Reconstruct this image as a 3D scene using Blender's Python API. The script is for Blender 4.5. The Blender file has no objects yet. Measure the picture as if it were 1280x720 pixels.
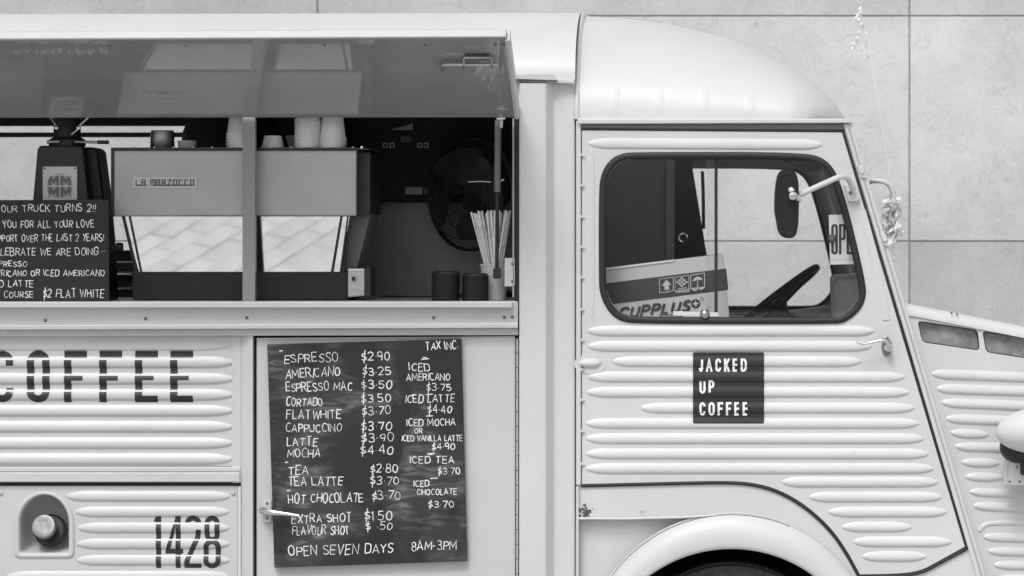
import bpy, bmesh, math, random
import numpy as np
from mathutils import Vector, Matrix
from mathutils.geometry import tessellate_polygon
random.seed(7)
R = math.radians
PI = math.pi
sc = bpy.context.scene

# ------------------------------------------------------------ camera
DIST, PPX, PPY, S = 10.0, 850.0, 290.0, 400.0
CX, CZ = (PPX - 640) / S, 1.5 + (360 - PPY) / S
cam = bpy.data.cameras.new('camera')
cam_ob = bpy.data.objects.new('camera', cam)
sc.collection.objects.link(cam_ob)
cam_ob.location = (CX, -DIST, CZ)
cam_ob.rotation_euler = (R(90), 0, 0)
cam.sensor_width = 36
cam.lens = 36 * DIST / 3.2
cam.shift_x = -(PPX - 640) / 1280
cam.shift_y = -(360 - PPY) / 1280
cam.clip_end = 500
cam.dof.use_dof = True
cam.dof.focus_distance = 10.0
cam.dof.aperture_fstop = 5.6
sc.camera = cam_ob

# ------------------------------------------------------------ sky and sun (an overcast day, seen in black and white)
SUN_EL, SUN_AZ = 54, -16          # azimuth measured from straight behind the camera towards its left
world = bpy.data.worlds.new('World')
sc.world = world
world.use_nodes = True
wn = world.node_tree
wn.nodes.clear()
sky = wn.nodes.new('ShaderNodeTexSky')
sky.sky_type = 'NISHITA'
sky.sun_disc = False
sky.sun_elevation = R(SUN_EL)
sky.sun_rotation = R(180 - SUN_AZ)
sky.air_density = 1.0
sky.dust_density = 4.0
sky.ozone_density = 1.0
bw = wn.nodes.new('ShaderNodeRGBToBW')
bg = wn.nodes.new('ShaderNodeBackground')
bg.inputs['Strength'].default_value = 0.115
wo = wn.nodes.new('ShaderNodeOutputWorld')
wn.links.new(sky.outputs[0], bw.inputs[0])
wn.links.new(bw.outputs[0], bg.inputs[0])
wn.links.new(bg.outputs[0], wo.inputs[0])
sun = bpy.data.lights.new('sun', 'SUN')
sun.energy = 1.15
sun.angle = R(18)
sun.color = (1, 1, 1)
sun_ob = bpy.data.objects.new('sun', sun)
sc.collection.objects.link(sun_ob)
_d = Vector((math.sin(R(SUN_AZ)) * math.cos(R(SUN_EL)), -math.cos(R(SUN_AZ)) * math.cos(R(SUN_EL)), math.sin(R(SUN_EL))))
sun_ob.rotation_euler = _d.to_track_quat('Z', 'Y').to_euler()
sc.view_settings.view_transform = 'Standard'
sc.view_settings.look = 'None'
sc.view_settings.exposure = 0.33
sc.view_settings.gamma = 1.0
sc.cycles.max_bounces = 10
sc.cycles.transparent_max_bounces = 16
sc.cycles.caustics_reflective = False

# ------------------------------------------------------------ materials
def mat(name, val, rough=0.5, metal=0.0, amt=0.05, scale=6.0, bump=0.0, bscale=60.0, ior=1.5, coat=0.0, stretch=None, detail=4.0):
    m = bpy.data.materials.new(name)
    m.use_nodes = True
    nt = m.node_tree
    b = nt.nodes['Principled BSDF']
    tc = nt.nodes.new('ShaderNodeTexCoord')
    mp = nt.nodes.new('ShaderNodeMapping')
    nt.links.new(tc.outputs['Object'], mp.inputs[0])
    if stretch: mp.inputs['Scale'].default_value = stretch
    n = nt.nodes.new('ShaderNodeTexNoise')
    n.inputs['Scale'].default_value = scale
    n.inputs['Detail'].default_value = detail
    n.inputs['Roughness'].default_value = 0.6
    nt.links.new(mp.outputs[0], n.inputs['Vector'])
    r = nt.nodes.new('ShaderNodeMapRange')
    r.inputs['From Min'].default_value = 0.3
    r.inputs['From Max'].default_value = 0.7
    r.inputs['To Min'].default_value = val * (1 - amt)
    r.inputs['To Max'].default_value = val * (1 + amt)
    nt.links.new(n.outputs['Fac'], r.inputs[0])
    nt.links.new(r.outputs[0], b.inputs['Base Color'])
    b.inputs['Roughness'].default_value = rough
    b.inputs['Metallic'].default_value = metal
    b.inputs['IOR'].default_value = ior
    b.inputs['Coat Weight'].default_value = coat
    if bump:
        n2 = nt.nodes.new('ShaderNodeTexNoise')
        n2.inputs['Scale'].default_value = bscale
        n2.inputs['Detail'].default_value = 3
        nt.links.new(mp.outputs[0], n2.inputs['Vector'])
        bp = nt.nodes.new('ShaderNodeBump')
        bp.inputs['Strength'].default_value = bump
        bp.inputs['Distance'].default_value = 0.01
        nt.links.new(n2.outputs['Fac'], bp.inputs['Height'])
        nt.links.new(bp.outputs[0], b.inputs['Normal'])
    return m

def paint_mat(name, val, spots=0.5):
    """white vehicle paint: soft grime, small chips, a little gloss"""
    m = mat(name, val, 0.45, 0, 0.05, 2.4, 0.11, 7.0, coat=0.12)
    nt = m.node_tree
    b = nt.nodes['Principled BSDF']
    src = b.inputs['Base Color'].links[0].from_socket
    tc = nt.nodes.new('ShaderNodeTexCoord')
    v = nt.nodes.new('ShaderNodeTexNoise')
    v.inputs['Scale'].default_value = 38
    v.inputs['Detail'].default_value = 2
    nt.links.new(tc.outputs['Object'], v.inputs['Vector'])
    r = nt.nodes.new('ShaderNodeMapRange')
    r.inputs['From Min'].default_value = 0.775
    r.inputs['From Max'].default_value = 0.81
    r.inputs['To Min'].default_value = 0
    r.inputs['To Max'].default_value = spots
    nt.links.new(v.outputs['Fac'], r.inputs[0])
    n3 = nt.nodes.new('ShaderNodeTexNoise')
    n3.inputs['Scale'].default_value = 240
    nt.links.new(tc.outputs['Object'], n3.inputs['Vector'])
    r3 = nt.nodes.new('ShaderNodeMapRange')
    r3.inputs['From Min'].default_value = 0.3
    r3.inputs['From Max'].default_value = 0.7
    r3.inputs['To Min'].default_value = 0.975
    r3.inputs['To Max'].default_value = 1.02
    nt.links.new(n3.outputs['Fac'], r3.inputs[0])
    mu = nt.nodes.new('ShaderNodeMath'); mu.operation = 'MULTIPLY'
    nt.links.new(src, mu.inputs[0]); nt.links.new(r3.outputs[0], mu.inputs[1])
    mx = nt.nodes.new('ShaderNodeMix'); mx.data_type = 'FLOAT'
    nt.links.new(r.outputs[0], mx.inputs[0])
    nt.links.new(mu.outputs[0], mx.inputs[2])
    mx.inputs[3].default_value = 0.25
    nt.links.new(mx.outputs[0], b.inputs['Base Color'])
    return m

def glass_mat(name, tint=1.0, rough=0.0, refl=1.0):
    m = bpy.data.materials.new(name)
    m.use_nodes = True
    nt = m.node_tree
    nt.nodes.clear()
    o = nt.nodes.new('ShaderNodeOutputMaterial')
    t = nt.nodes.new('ShaderNodeBsdfTransparent')
    t.inputs[0].default_value = (tint, tint, tint, 1)
    g = nt.nodes.new('ShaderNodeBsdfGlossy')
    g.inputs['Roughness'].default_value = rough
    f = nt.nodes.new('ShaderNodeFresnel')
    ge = nt.nodes.new('ShaderNodeNewGeometry')      # the same ratio on both faces of a pane
    io = nt.nodes.new('ShaderNodeMapRange')
    io.inputs['To Min'].default_value = 1.5; io.inputs['To Max'].default_value = 1 / 1.5
    nt.links.new(ge.outputs['Backfacing'], io.inputs[0]); nt.links.new(io.outputs[0], f.inputs[0])
    mu = nt.nodes.new('ShaderNodeMath'); mu.operation = 'MULTIPLY'; mu.inputs[1].default_value = refl
    x = nt.nodes.new('ShaderNodeMixShader')
    nt.links.new(f.outputs[0], mu.inputs[0])
    nt.links.new(mu.outputs[0], x.inputs[0])
    nt.links.new(t.outputs[0], x.inputs[1]); nt.links.new(g.outputs[0], x.inputs[2])
    nt.links.new(x.outputs[0], o.inputs[0])
    return m

def stone_mat(name, val, seed, dark=0.8):
    """pale limestone slab: cloudy mottling, vein-like cracks, small pits"""
    m = mat(name, val, 0.75, 0, 0.22, 1.3, 0.2, 40, detail=8)
    nt = m.node_tree
    b = nt.nodes['Principled BSDF']
    src = b.inputs['Base Color'].links[0].from_socket
    tc = nt.nodes.new('ShaderNodeTexCoord')
    mp = nt.nodes.new('ShaderNodeMapping')
    mp.inputs['Location'].default_value = (seed * 3.1, seed, seed * 7.7)
    nt.links.new(tc.outputs['Object'], mp.inputs[0])
    a = nt.nodes.new('ShaderNodeTexNoise'); a.inputs['Scale'].default_value = 3.3; a.inputs['Detail'].default_value = 9; a.inputs['Distortion'].default_value = 1.3
    nt.links.new(mp.outputs[0], a.inputs['Vector'])
    # thin veins where the distorted noise crosses one half
    s = nt.nodes.new('ShaderNodeMath'); s.operation = 'SUBTRACT'; s.inputs[1].default_value = 0.47
    ab = nt.nodes.new('ShaderNodeMath'); ab.operation = 'ABSOLUTE'
    r = nt.nodes.new('ShaderNodeMapRange'); r.inputs['From Min'].default_value = 0.0; r.inputs['From Max'].default_value = 0.010
    r.inputs['To Min'].default_value = 0.86; r.inputs['To Max'].default_value = 1.0
    nt.links.new(a.outputs['Fac'], s.inputs[0]); nt.links.new(s.outputs[0], ab.inputs[0]); nt.links.new(ab.outputs[0], r.inputs[0])
    p = nt.nodes.new('ShaderNodeTexNoise'); p.inputs['Scale'].default_value = 14; p.inputs['Detail'].default_value = 6; p.inputs['Roughness'].default_value = 0.75
    nt.links.new(mp.outputs[0], p.inputs['Vector'])
    r2 = nt.nodes.new('ShaderNodeMapRange'); r2.inputs['From Min'].default_value = 0.60; r2.inputs['From Max'].default_value = 0.74
    r2.inputs['To Min'].default_value = 1.0; r2.inputs['To Max'].default_value = dark
    nt.links.new(p.outputs['Fac'], r2.inputs[0])
    c = nt.nodes.new('ShaderNodeTexNoise'); c.inputs['Scale'].default_value = 90; c.inputs['Detail'].default_value = 3
    nt.links.new(mp.outputs[0], c.inputs['Vector'])
    r4 = nt.nodes.new('ShaderNodeMapRange'); r4.inputs['From Min'].default_value = 0.3; r4.inputs['From Max'].default_value = 0.7
    r4.inputs['To Min'].default_value = 0.95; r4.inputs['To Max'].default_value = 1.05
    nt.links.new(c.outputs['Fac'], r4.inputs[0])
    prev = src
    for q in (r, r2, r4):
        mu = nt.nodes.new('ShaderNodeMath'); mu.operation = 'MULTIPLY'
        nt.links.new(prev, mu.inputs[0]); nt.links.new(q.outputs[0], mu.inputs[1])
        prev = mu.outputs[0]
    nt.links.new(prev, b.inputs['Base Color'])
    return m

def board_mat(name):
    """chalkboard with wiped chalk smears and streaks"""
    m = mat(name, 0.014, 0.6, 0, 0.25, 12)
    nt = m.node_tree
    b = nt.nodes['Principled BSDF']
    src = b.inputs['Base Color'].links[0].from_socket
    tc = nt.nodes.new('ShaderNodeTexCoord')
    def noise(scale, loc, stretch, lo, hi, d=6, dist=0.0):
        mp = nt.nodes.new('ShaderNodeMapping'); mp.inputs['Scale'].default_value = stretch; mp.inputs['Location'].default_value = loc
        nt.links.new(tc.outputs['Object'], mp.inputs[0])
        n = nt.nodes.new('ShaderNodeTexNoise'); n.inputs['Scale'].default_value = scale; n.inputs['Detail'].default_value = d; n.inputs['Distortion'].default_value = dist
        nt.links.new(mp.outputs[0], n.inputs['Vector'])
        r = nt.nodes.new('ShaderNodeMapRange'); r.inputs['From Min'].default_value = lo; r.inputs['From Max'].default_value = hi
        nt.links.new(n.outputs['Fac'], r.inputs[0])
        return r.outputs[0]
    big = noise(3.6, (0.4, 0, 0.2), (1.3, 1, 0.9), 0.46, 0.66, 3, 0.7)
    streak = noise(30, (0, 0, 0), (0.3, 1, 1.3), 0.48, 0.78, 6, 1.2)
    fleck = noise(150, (0, 0, 0), (0.5, 1, 1.2), 0.66, 0.82)
    mu = nt.nodes.new('ShaderNodeMath'); mu.operation = 'MULTIPLY'
    nt.links.new(big, mu.inputs[0]); nt.links.new(streak, mu.inputs[1])
    m2 = nt.nodes.new('ShaderNodeMath'); m2.operation = 'MULTIPLY_ADD'; m2.inputs[1].default_value = 0.24
    nt.links.new(mu.outputs[0], m2.inputs[0]); nt.links.new(src, m2.inputs[2])
    m3 = nt.nodes.new('ShaderNodeMath'); m3.operation = 'MULTIPLY_ADD'; m3.inputs[1].default_value = 0.05
    nt.links.new(fleck, m3.inputs[0]); nt.links.new(m2.outputs[0], m3.inputs[2])
    m4 = nt.nodes.new('ShaderNodeMath'); m4.operation = 'MULTIPLY_ADD'; m4.inputs[1].default_value = 0.03
    nt.links.new(big, m4.inputs[0]); nt.links.new(m3.outputs[0], m4.inputs[2])
    nt.links.new(m4.outputs[0], b.inputs['Base Color'])
    return m

M = {}
M['white'] = paint_mat('white_paint', 0.64)
M['roof'] = paint_mat('white_roof_paint', 0.66, 0.62)
M['side'] = paint_mat('side_panel_paint', 0.58)
M['rubber'] = mat('black_rubber', 0.018, 0.55, 0, 0.1)
M['black'] = mat('black_plastic', 0.019, 0.42, 0, 0.1)
M['gloss'] = mat('glossy_black_plastic', 0.014, 0.2)
M['blackmatt'] = mat('black_matt', 0.028, 0.8)
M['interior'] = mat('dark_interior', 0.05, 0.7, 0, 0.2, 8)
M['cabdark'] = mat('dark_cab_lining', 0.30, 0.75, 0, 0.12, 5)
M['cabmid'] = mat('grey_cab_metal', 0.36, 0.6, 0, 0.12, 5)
M['kitchen'] = mat('grey_kitchen_panel', 0.62, 0.6, 0, 0.12, 4)
M['roof'].node_tree.nodes['Principled BSDF'].inputs['Coat Weight'].default_value = 0.0
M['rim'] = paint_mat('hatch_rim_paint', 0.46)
M['postgrey'] = paint_mat('post_grey_paint', 0.30)
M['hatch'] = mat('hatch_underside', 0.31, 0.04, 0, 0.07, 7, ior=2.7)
M['letter'] = mat('black_lettering', 0.022, 0.5, 0, 0.2, 50)
M['vinyl'] = mat('black_vinyl', 0.020, 0.5, 0, 0.15, 20)
M['chrome'] = mat('chrome', 0.75, 0.12, 1.0, 0.03)
M['steel'] = mat('brushed_steel', 0.50, 0.40, 1.0, 0.12, 22, 0.03, 200, stretch=(0.2, 1, 5))
M['capsteel'] = mat('worn_steel', 0.25, 0.5, 0.9, 0.3, 40)
M['machinepanel'] = mat('brushed_grey_panel', 0.44, 0.45, 0.55, 0.10, 5, 0.02, 300)
M['mirror'] = mat('polished_steel', 0.88, 0.03, 1.0, 0.02, 3, 0.02, 3.0)
M['alu'] = mat('aluminium_ledge', 0.60, 0.48, 0.25, 0.08, 5, 0.03, 30, stretch=(0.3, 1, 2))
M['board'] = board_mat('chalkboard')
M['chalk'] = mat('chalk_marker', 0.82, 0.8, 0, 0.12, 80)
M['card'] = mat('cardboard', 0.62, 0.8, 0, 0.06, 9, 0.05, 90)
M['print'] = mat('dark_print', 0.06, 0.6)
M['plate'] = mat('metal_badge', 0.55, 0.35, 0.5, 0.1)
M['paper'] = mat('paper', 0.88, 0.7)
M['cup'] = mat('paper_cup', 0.92, 0.55)
_nt = M['cup'].node_tree            # thin paper lets some light through
_t = _nt.nodes.new('ShaderNodeBsdfTranslucent'); _t.inputs[0].default_value = (.9, .9, .9, 1)
_x = _nt.nodes.new('ShaderNodeMixShader'); _x.inputs[0].default_value = 0.3
_o = [n for n in _nt.nodes if n.type == 'OUTPUT_MATERIAL'][0]
_nt.links.new(_nt.nodes['Principled BSDF'].outputs[0], _x.inputs[1]); _nt.links.new(_t.outputs[0], _x.inputs[2]); _nt.links.new(_x.outputs[0], _o.inputs[0])
M['straw'] = mat('clear_straw', 0.86, 0.3, 0, 0.2, 40)
M['rust'] = mat('rust_spot', 0.10, 0.9, 0, 0.5, 90)
M['vent'] = mat('vent_mesh', 0.27, 0.8, 0, 0.35, 22, 0.3, 90)
M['ribbon'] = mat('white_ribbon', 0.85, 0.35)
M['tyre'] = mat('tyre_rubber', 0.05, 0.8, 0, 0.2, 30, 0.2, 80)
M['grey'] = mat('grey_plastic', 0.16, 0.5)
M['lightgrey'] = mat('light_grey_plastic', 0.45, 0.5)
M['joint'] = mat('mortar', 0.34, 0.9, 0, 0.2, 20)
M['glass'] = glass_mat('window_glass', 0.99, 0.0, 1.0)
M['screen'] = glass_mat('windscreen_glass', 0.95, 0.0, 1.0)
M['plastic'] = glass_mat('clear_plastic', 0.9, 0.15, 3.0)
_nt = M['plastic'].node_tree
_d = _nt.nodes.new('ShaderNodeBsdfDiffuse'); _d.inputs[0].default_value = (.93, .93, .93, 1)
_mx = _nt.nodes.new('ShaderNodeMixShader'); _mx.inputs[0].default_value = 0.78
_out = [n for n in _nt.nodes if n.type == 'OUTPUT_MATERIAL'][0]
_src = _out.inputs[0].links[0].from_socket
_nt.links.new(_src, _mx.inputs[1]); _nt.links.new(_d.outputs[0], _mx.inputs[2]); _nt.links.new(_mx.outputs[0], _out.inputs[0])

# ------------------------------------------------------------ object helpers
COL = sc.collection
def link(o, parent=None):
    COL.objects.link(o)
    if parent is not None:
        o.parent = parent
        if parent.get('_t') is not None:
            o.matrix_parent_inverse = Matrix.Translation(Vector(parent['_t'])).inverted()
    return o
def tag(o, label=None, cat=None, group=None, kind=None):
    if label: o['label'] = label
    if cat: o['category'] = cat
    if group: o['group'] = group
    if kind: o['kind'] = kind
    return o
def thing(name, label, cat, loc, group=None):
    o = bpy.data.objects.new(name, None)
    o.empty_display_size = 0.1
    COL.objects.link(o)
    o.location = loc
    o['_t'] = list(loc)
    return tag(o, label, cat, group)
def mesh(name, V, F, m, parent=None, smooth=False, bevel=0.0, seg=2, recenter=False, auto=None):
    me = bpy.data.meshes.new(name)
    V = [tuple(v) for v in V]
    org = None
    if recenter:
        xs = [v[0] for v in V]; ys = [v[1] for v in V]; zs = [v[2] for v in V]
        org = ((min(xs) + max(xs)) / 2, (min(ys) + max(ys)) / 2, min(zs))
        V = [(v[0] - org[0], v[1] - org[1], v[2] - org[2]) for v in V]
    me.from_pydata(V, [], [tuple(f) for f in F])
    me.materials.append(m)
    bm = bmesh.new(); bm.from_mesh(me)
    bmesh.ops.remove_doubles(bm, verts=bm.verts, dist=1e-6)
    bmesh.ops.recalc_face_normals(bm, faces=bm.faces)
    if auto is not None:
        for e in bm.edges:
            e.smooth = len(e.link_faces) == 2 and e.calc_face_angle(0) < R(auto)
        smooth = True
    for f in bm.faces: f.smooth = smooth
    bm.to_mesh(me); bm.free()
    o = bpy.data.objects.new(name, me)
    if org: o.location = org
    link(o, parent)
    if bevel:
        b = o.modifiers.new('bevel', 'BEVEL')
        b.width = bevel; b.segments = seg; b.limit_method = 'ANGLE'; b.angle_limit = R(35)
        b.harden_normals = False
    return o
def join(*parts):
    V, F = [], []
    for v, f in parts:
        n = len(V); V += list(v); F += [tuple(i + n for i in q) for q in f]
    return V, F
def box(x0, x1, y0, y1, z0, z1):
    V = [(x, y, z) for z in (z0, z1) for y in (y0, y1) for x in (x0, x1)]
    return V, [(0, 2, 3, 1), (4, 5, 7, 6), (0, 1, 5, 4), (1, 3, 7, 5), (3, 2, 6, 7), (2, 0, 4, 6)]

# photograph pixels to places at a known depth behind the flank of the van (y = 0)
def P(px, py, y=0.0, off=0.0):
    k = (DIST + y) / DIST
    return Vector((CX + (px - PPX) / S * k, y - off, CZ - (py - PPY) / S * k))
def flat(y=0.0): return lambda px, py, off=0.0: P(px, py, y, off)
def X(px, y=0.0): return P(px, 0, y).x
def Z(py, y=0.0): return P(0, py, y).z
HT, HY, HZ = math.tan(R(22)), -0.02, 1.5 + (360 - 147) / S
def hatch_pt(px, py, off=0.0):
    u, v = (px - PPX) / S, -(py - PPY) / S
    t = (HZ - CZ + (HY + DIST) * HT) / (v + DIST * HT)
    n = Vector((0, -math.sin(R(22)), -math.cos(R(22))))
    return Vector((CX + u * t, -DIST + DIST * t, CZ + v * t)) + n * off
def slant(a, b, x0):
    nl = Vector((b, -1, 0)).normalized()
    def f(px, py, off=0.0):
        u, v = (px - PPX) / S, -(py - PPY) / S
        t = (DIST + a + b * (CX - x0)) / (DIST - b * u)
        return Vector((CX + u * t, -DIST + DIST * t, CZ + v * t)) + nl * off
    return f

def plate_g(mp, outline, holes=(), thick=0.02, off=0.0):
    loops = [list(outline)] + [list(h) for h in holes]
    flatp = [Vector((p[0], -p[1], 0)) for l in loops for p in l]
    tris = tessellate_polygon([[Vector((p[0], -p[1], 0)) for p in l] for l in loops])
    n = len(flatp)
    V = [mp(p.x, -p.y, off) for p in flatp] + [mp(p.x, -p.y, off - thick) for p in flatp]
    F = [tuple(t) for t in tris] + [tuple(i + n for i in reversed(t)) for t in tris]
    s = 0
    for l in loops:
        k = len(l)
        for i in range(k):
            a, b = s + i, s + (i + 1) % k
            F.append((a, b, b + n, a + n))
        s += k
    return V, F
def plate(name, mp, outline, m, parent, holes=(), thick=0.02, off=0.0, bevel=0.002, **k):
    V, F = plate_g(mp, outline, holes, thick, off)
    return mesh(name, V, F, m, parent, bevel=bevel, **k)
def rect(x0, y0, x1, y1): return [(x0, y0), (x1, y0), (x1, y1), (x0, y1)]
def rrect(x0, y0, x1, y1, r, n=6):
    out = []
    for cx, cy, a in ((x1 - r, y0 + r, -90), (x1 - r, y1 - r, 0), (x0 + r, y1 - r, 90), (x0 + r, y0 + r, 180)):
        for i in range(n + 1):
            t = R(a + 90 * i / n)
            out.append((cx + r * math.cos(t), cy + r * math.sin(t)))
    return out
def ell(cx, cy, rx, ry, n=24, a0=0): return [(cx + rx * math.cos(R(a0) + 2 * PI * i / n), cy + ry * math.sin(R(a0) + 2 * PI * i / n)) for i in range(n)]
def chaikin(p, it=3, closed=True):
    for _ in range(it):
        q = []
        n = len(p)
        rng = range(n) if closed else range(n - 1)
        if not closed: q.append(p[0])
        for i in rng:
            a, b = p[i], p[(i + 1) % n]
            q.append(tuple(a[k] * .75 + b[k] * .25 for k in range(len(a))))
            q.append(tuple(a[k] * .25 + b[k] * .75 for k in range(len(a))))
        if not closed: q.append(p[-1])
        p = q
    return p
def normals2(p, closed):
    n = len(p); out = []
    for i in range(n):
        a = p[(i - 1) % n] if (closed or i > 0) else p[i]
        b = p[(i + 1) % n] if (closed or i < n - 1) else p[i]
        c = p[i]
        d1 = (c[0] - a[0], c[1] - a[1]); d2 = (b[0] - c[0], b[1] - c[1])
        l1 = math.hypot(*d1); l2 = math.hypot(*d2)
        if l1 < 1e-9: d1, l1 = d2, l2
        if l2 < 1e-9: d2, l2 = d1, l1
        d1 = (d1[0] / (l1 or 1), d1[1] / (l1 or 1)); d2 = (d2[0] / (l2 or 1), d2[1] / (l2 or 1))
        m = (-(d1[1] + d2[1]), d1[0] + d2[0]); ml = math.hypot(*m) or 1
        m = (m[0] / ml, m[1] / ml)
        c_ = max(0.45, m[0] * -d1[1] + m[1] * d1[0])
        out.append((m[0] / c_, m[1] / c_))
    return out
def bead_g(mp, path, hw, h, closed=True, base=0.0, n=7, power=1.0):
    """a rounded strip running along a path on a surface"""
    N = normals2(path, closed); V = []; F = []
    for (x, y), (nx, ny) in zip(path, N):
        for j in range(n):
            t = -1 + 2 * j / (n - 1)
            hh = h * max(0.0, 1 - abs(t) ** 2.2) ** (0.5 * power)
            V.append(mp(x + nx * hw * t, y + ny * hw * t, base + hh))
    m = len(path)
    for i in range(m if closed else m - 1):
        for j in range(n - 1):
            a = i * n + j; b = ((i + 1) % m) * n + j
            F.append((a, a + 1, b + 1, b))
    return V, F
def bead(name, mp, path, hw, h, m, parent, **k):
    V, F = bead_g(mp, path, hw, h, **k)
    return mesh(name, V, F, m, parent, smooth=True)
RH = 0.0076
def rib_prof(t):
    # long soft rise from the top, quick turn under at the bottom, as the pressing has it
    if t < .2:
        u = (.2 - t) / 1.2
        return .5 * (.5 + .5 * math.cos(PI * u)) + .5 * max(0.0, 1 - u ** 2.6)
    return max(0.0, 1 - ((t - .2) / .8) ** 2.6) ** 0.75
def rib_g(mp, x0, x1, yc0, yc1, hw=7.0, H=RH, T=26.0, vertical=False, xt=None):
    """a pressed rib with pointed ends"""
    L = x1 - x0; T = min(T, L * 0.48)
    ss = [T * (i / 9.0) ** 1.6 for i in range(10)]
    us = ss + [T + (L - 2 * T) * i / 6 for i in range(1, 6)] + [L - s for s in reversed(ss)]
    V, F = [], []; nt = 13
    for u in us:
        e = min(u, L - u) / T
        f = 1.0 if e >= 1 else math.sqrt(max(0.0, 1 - (1 - e) ** 2)) * 0.95 + 0.05 * e
        yc = yc0 + (yc1 - yc0) * u / L
        for j in range(nt):
            t = -1 + 2 * j / (nt - 1)
            t2 = math.sin(t * PI / 2)
            px, py = x0 + u, yc + hw * f * t2
            hh = H * rib_prof(t2) * (f ** 0.8) - 0.0004
            if vertical: px, py = yc + hw * f * t2, x0 + u
            V.append(mp(px, py, hh))
    for i in range(len(us) - 1):
        for j in range(nt - 1):
            a = i * nt + j
            F.append((a, a + 1, a + nt + 1, a + nt))
    return V, F
def rib(mp, x0, x1, yc, m, parent, yc1=None, **k):
    V, F = rib_g(mp, x0, x1, yc, yc if yc1 is None else yc1, **k)
    return mesh('rib', V, F, m, parent, smooth=True)
def tube_g(path, r, n=10, closed=False, caps=True):
    path = [Vector(p) for p in path]; m = len(path)
    rr = r if isinstance(r, (list, tuple)) else [r] * m
    V, F = [], []; up = None
    for i, p in enumerate(path):
        a = path[i - 1] if (i > 0 or closed) else p
        b = path[(i + 1) % m] if (i < m - 1 or closed) else p
        d = (b - a).normalized()
        if up is None:
            up = d.orthogonal().normalized()
        up = (up - d * up.dot(d))
        up = up.normalized() if up.length > 1e-6 else d.orthogonal().normalized()
        s = d.cross(up)
        for j in range(n):
            t = 2 * PI * j / n
            V.append(p + (up * math.cos(t) + s * math.sin(t)) * rr[i])
    for i in range(m if closed else m - 1):
        for j in range(n):
            F.append((i * n + j, i * n + (j + 1) % n, ((i + 1) % m) * n + (j + 1) % n, ((i + 1) % m) * n + j))
    if caps and not closed:
        F.append(tuple(range(n))); F.append(tuple((m - 1) * n + j for j in range(n)))
    return V, F
def tube(name, path, r, m, parent=None, n=10, closed=False, **k):
    V, F = tube_g(path, r, n, closed)
    return mesh(name, V, F, m, parent, auto=50, **k)
def lathe_g(prof, n=28, mtx=None, a0=0, a1=360):
    """profile of (radius, height) turned about z"""
    V, F = [], []; full = abs(a1 - a0) >= 360; k = len(prof)
    cols = n if full else n + 1
    for i in range(cols):
        t = R(a0 + (a1 - a0) * i / n)
        for r, z in prof:
            v = Vector((r * math.cos(t), r * math.sin(t), z))
            V.append(mtx @ v if mtx else v)
    for i in range(n):
        for j in range(k - 1):
            a, b = i * k + j, ((i + 1) % cols) * k + j
            F.append((a, b, b + 1, a + 1))
    return V, F
def lathe(name, prof, m, parent=None, n=28, mtx=None, auto=40, **k):
    V, F = lathe_g(prof, n, mtx)
    F = [f for f in F]
    return mesh(name, V, F, m, parent, auto=auto, **k)
def copy_of(o, loc=None, parent=None, rot=None):
    c = o.copy(); COL.objects.link(c)
    if loc is not None: c.location = loc
    if rot is not None: c.rotation_euler = rot
    if parent is not None: c.parent = parent
    return c
def axis_mtx(p, d):
    """z axis along d at p"""
    return Matrix.Translation(Vector(p)) @ Vector(d).normalized().to_track_quat('Z', 'Y').to_matrix().to_4x4()
def screw(mp, px, py, r, m, parent, name='screw', off=0.0, h=0.003):
    c = mp(px, py, off); o = (mp(px, py, off + 1) - c)
    V, F = lathe_g([(0, h), (r * .5, h * .95), (r * .85, h * .6), (r, 0)], 12, axis_mtx(c, o))
    return mesh(name, V, F, m, parent, smooth=True)

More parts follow.
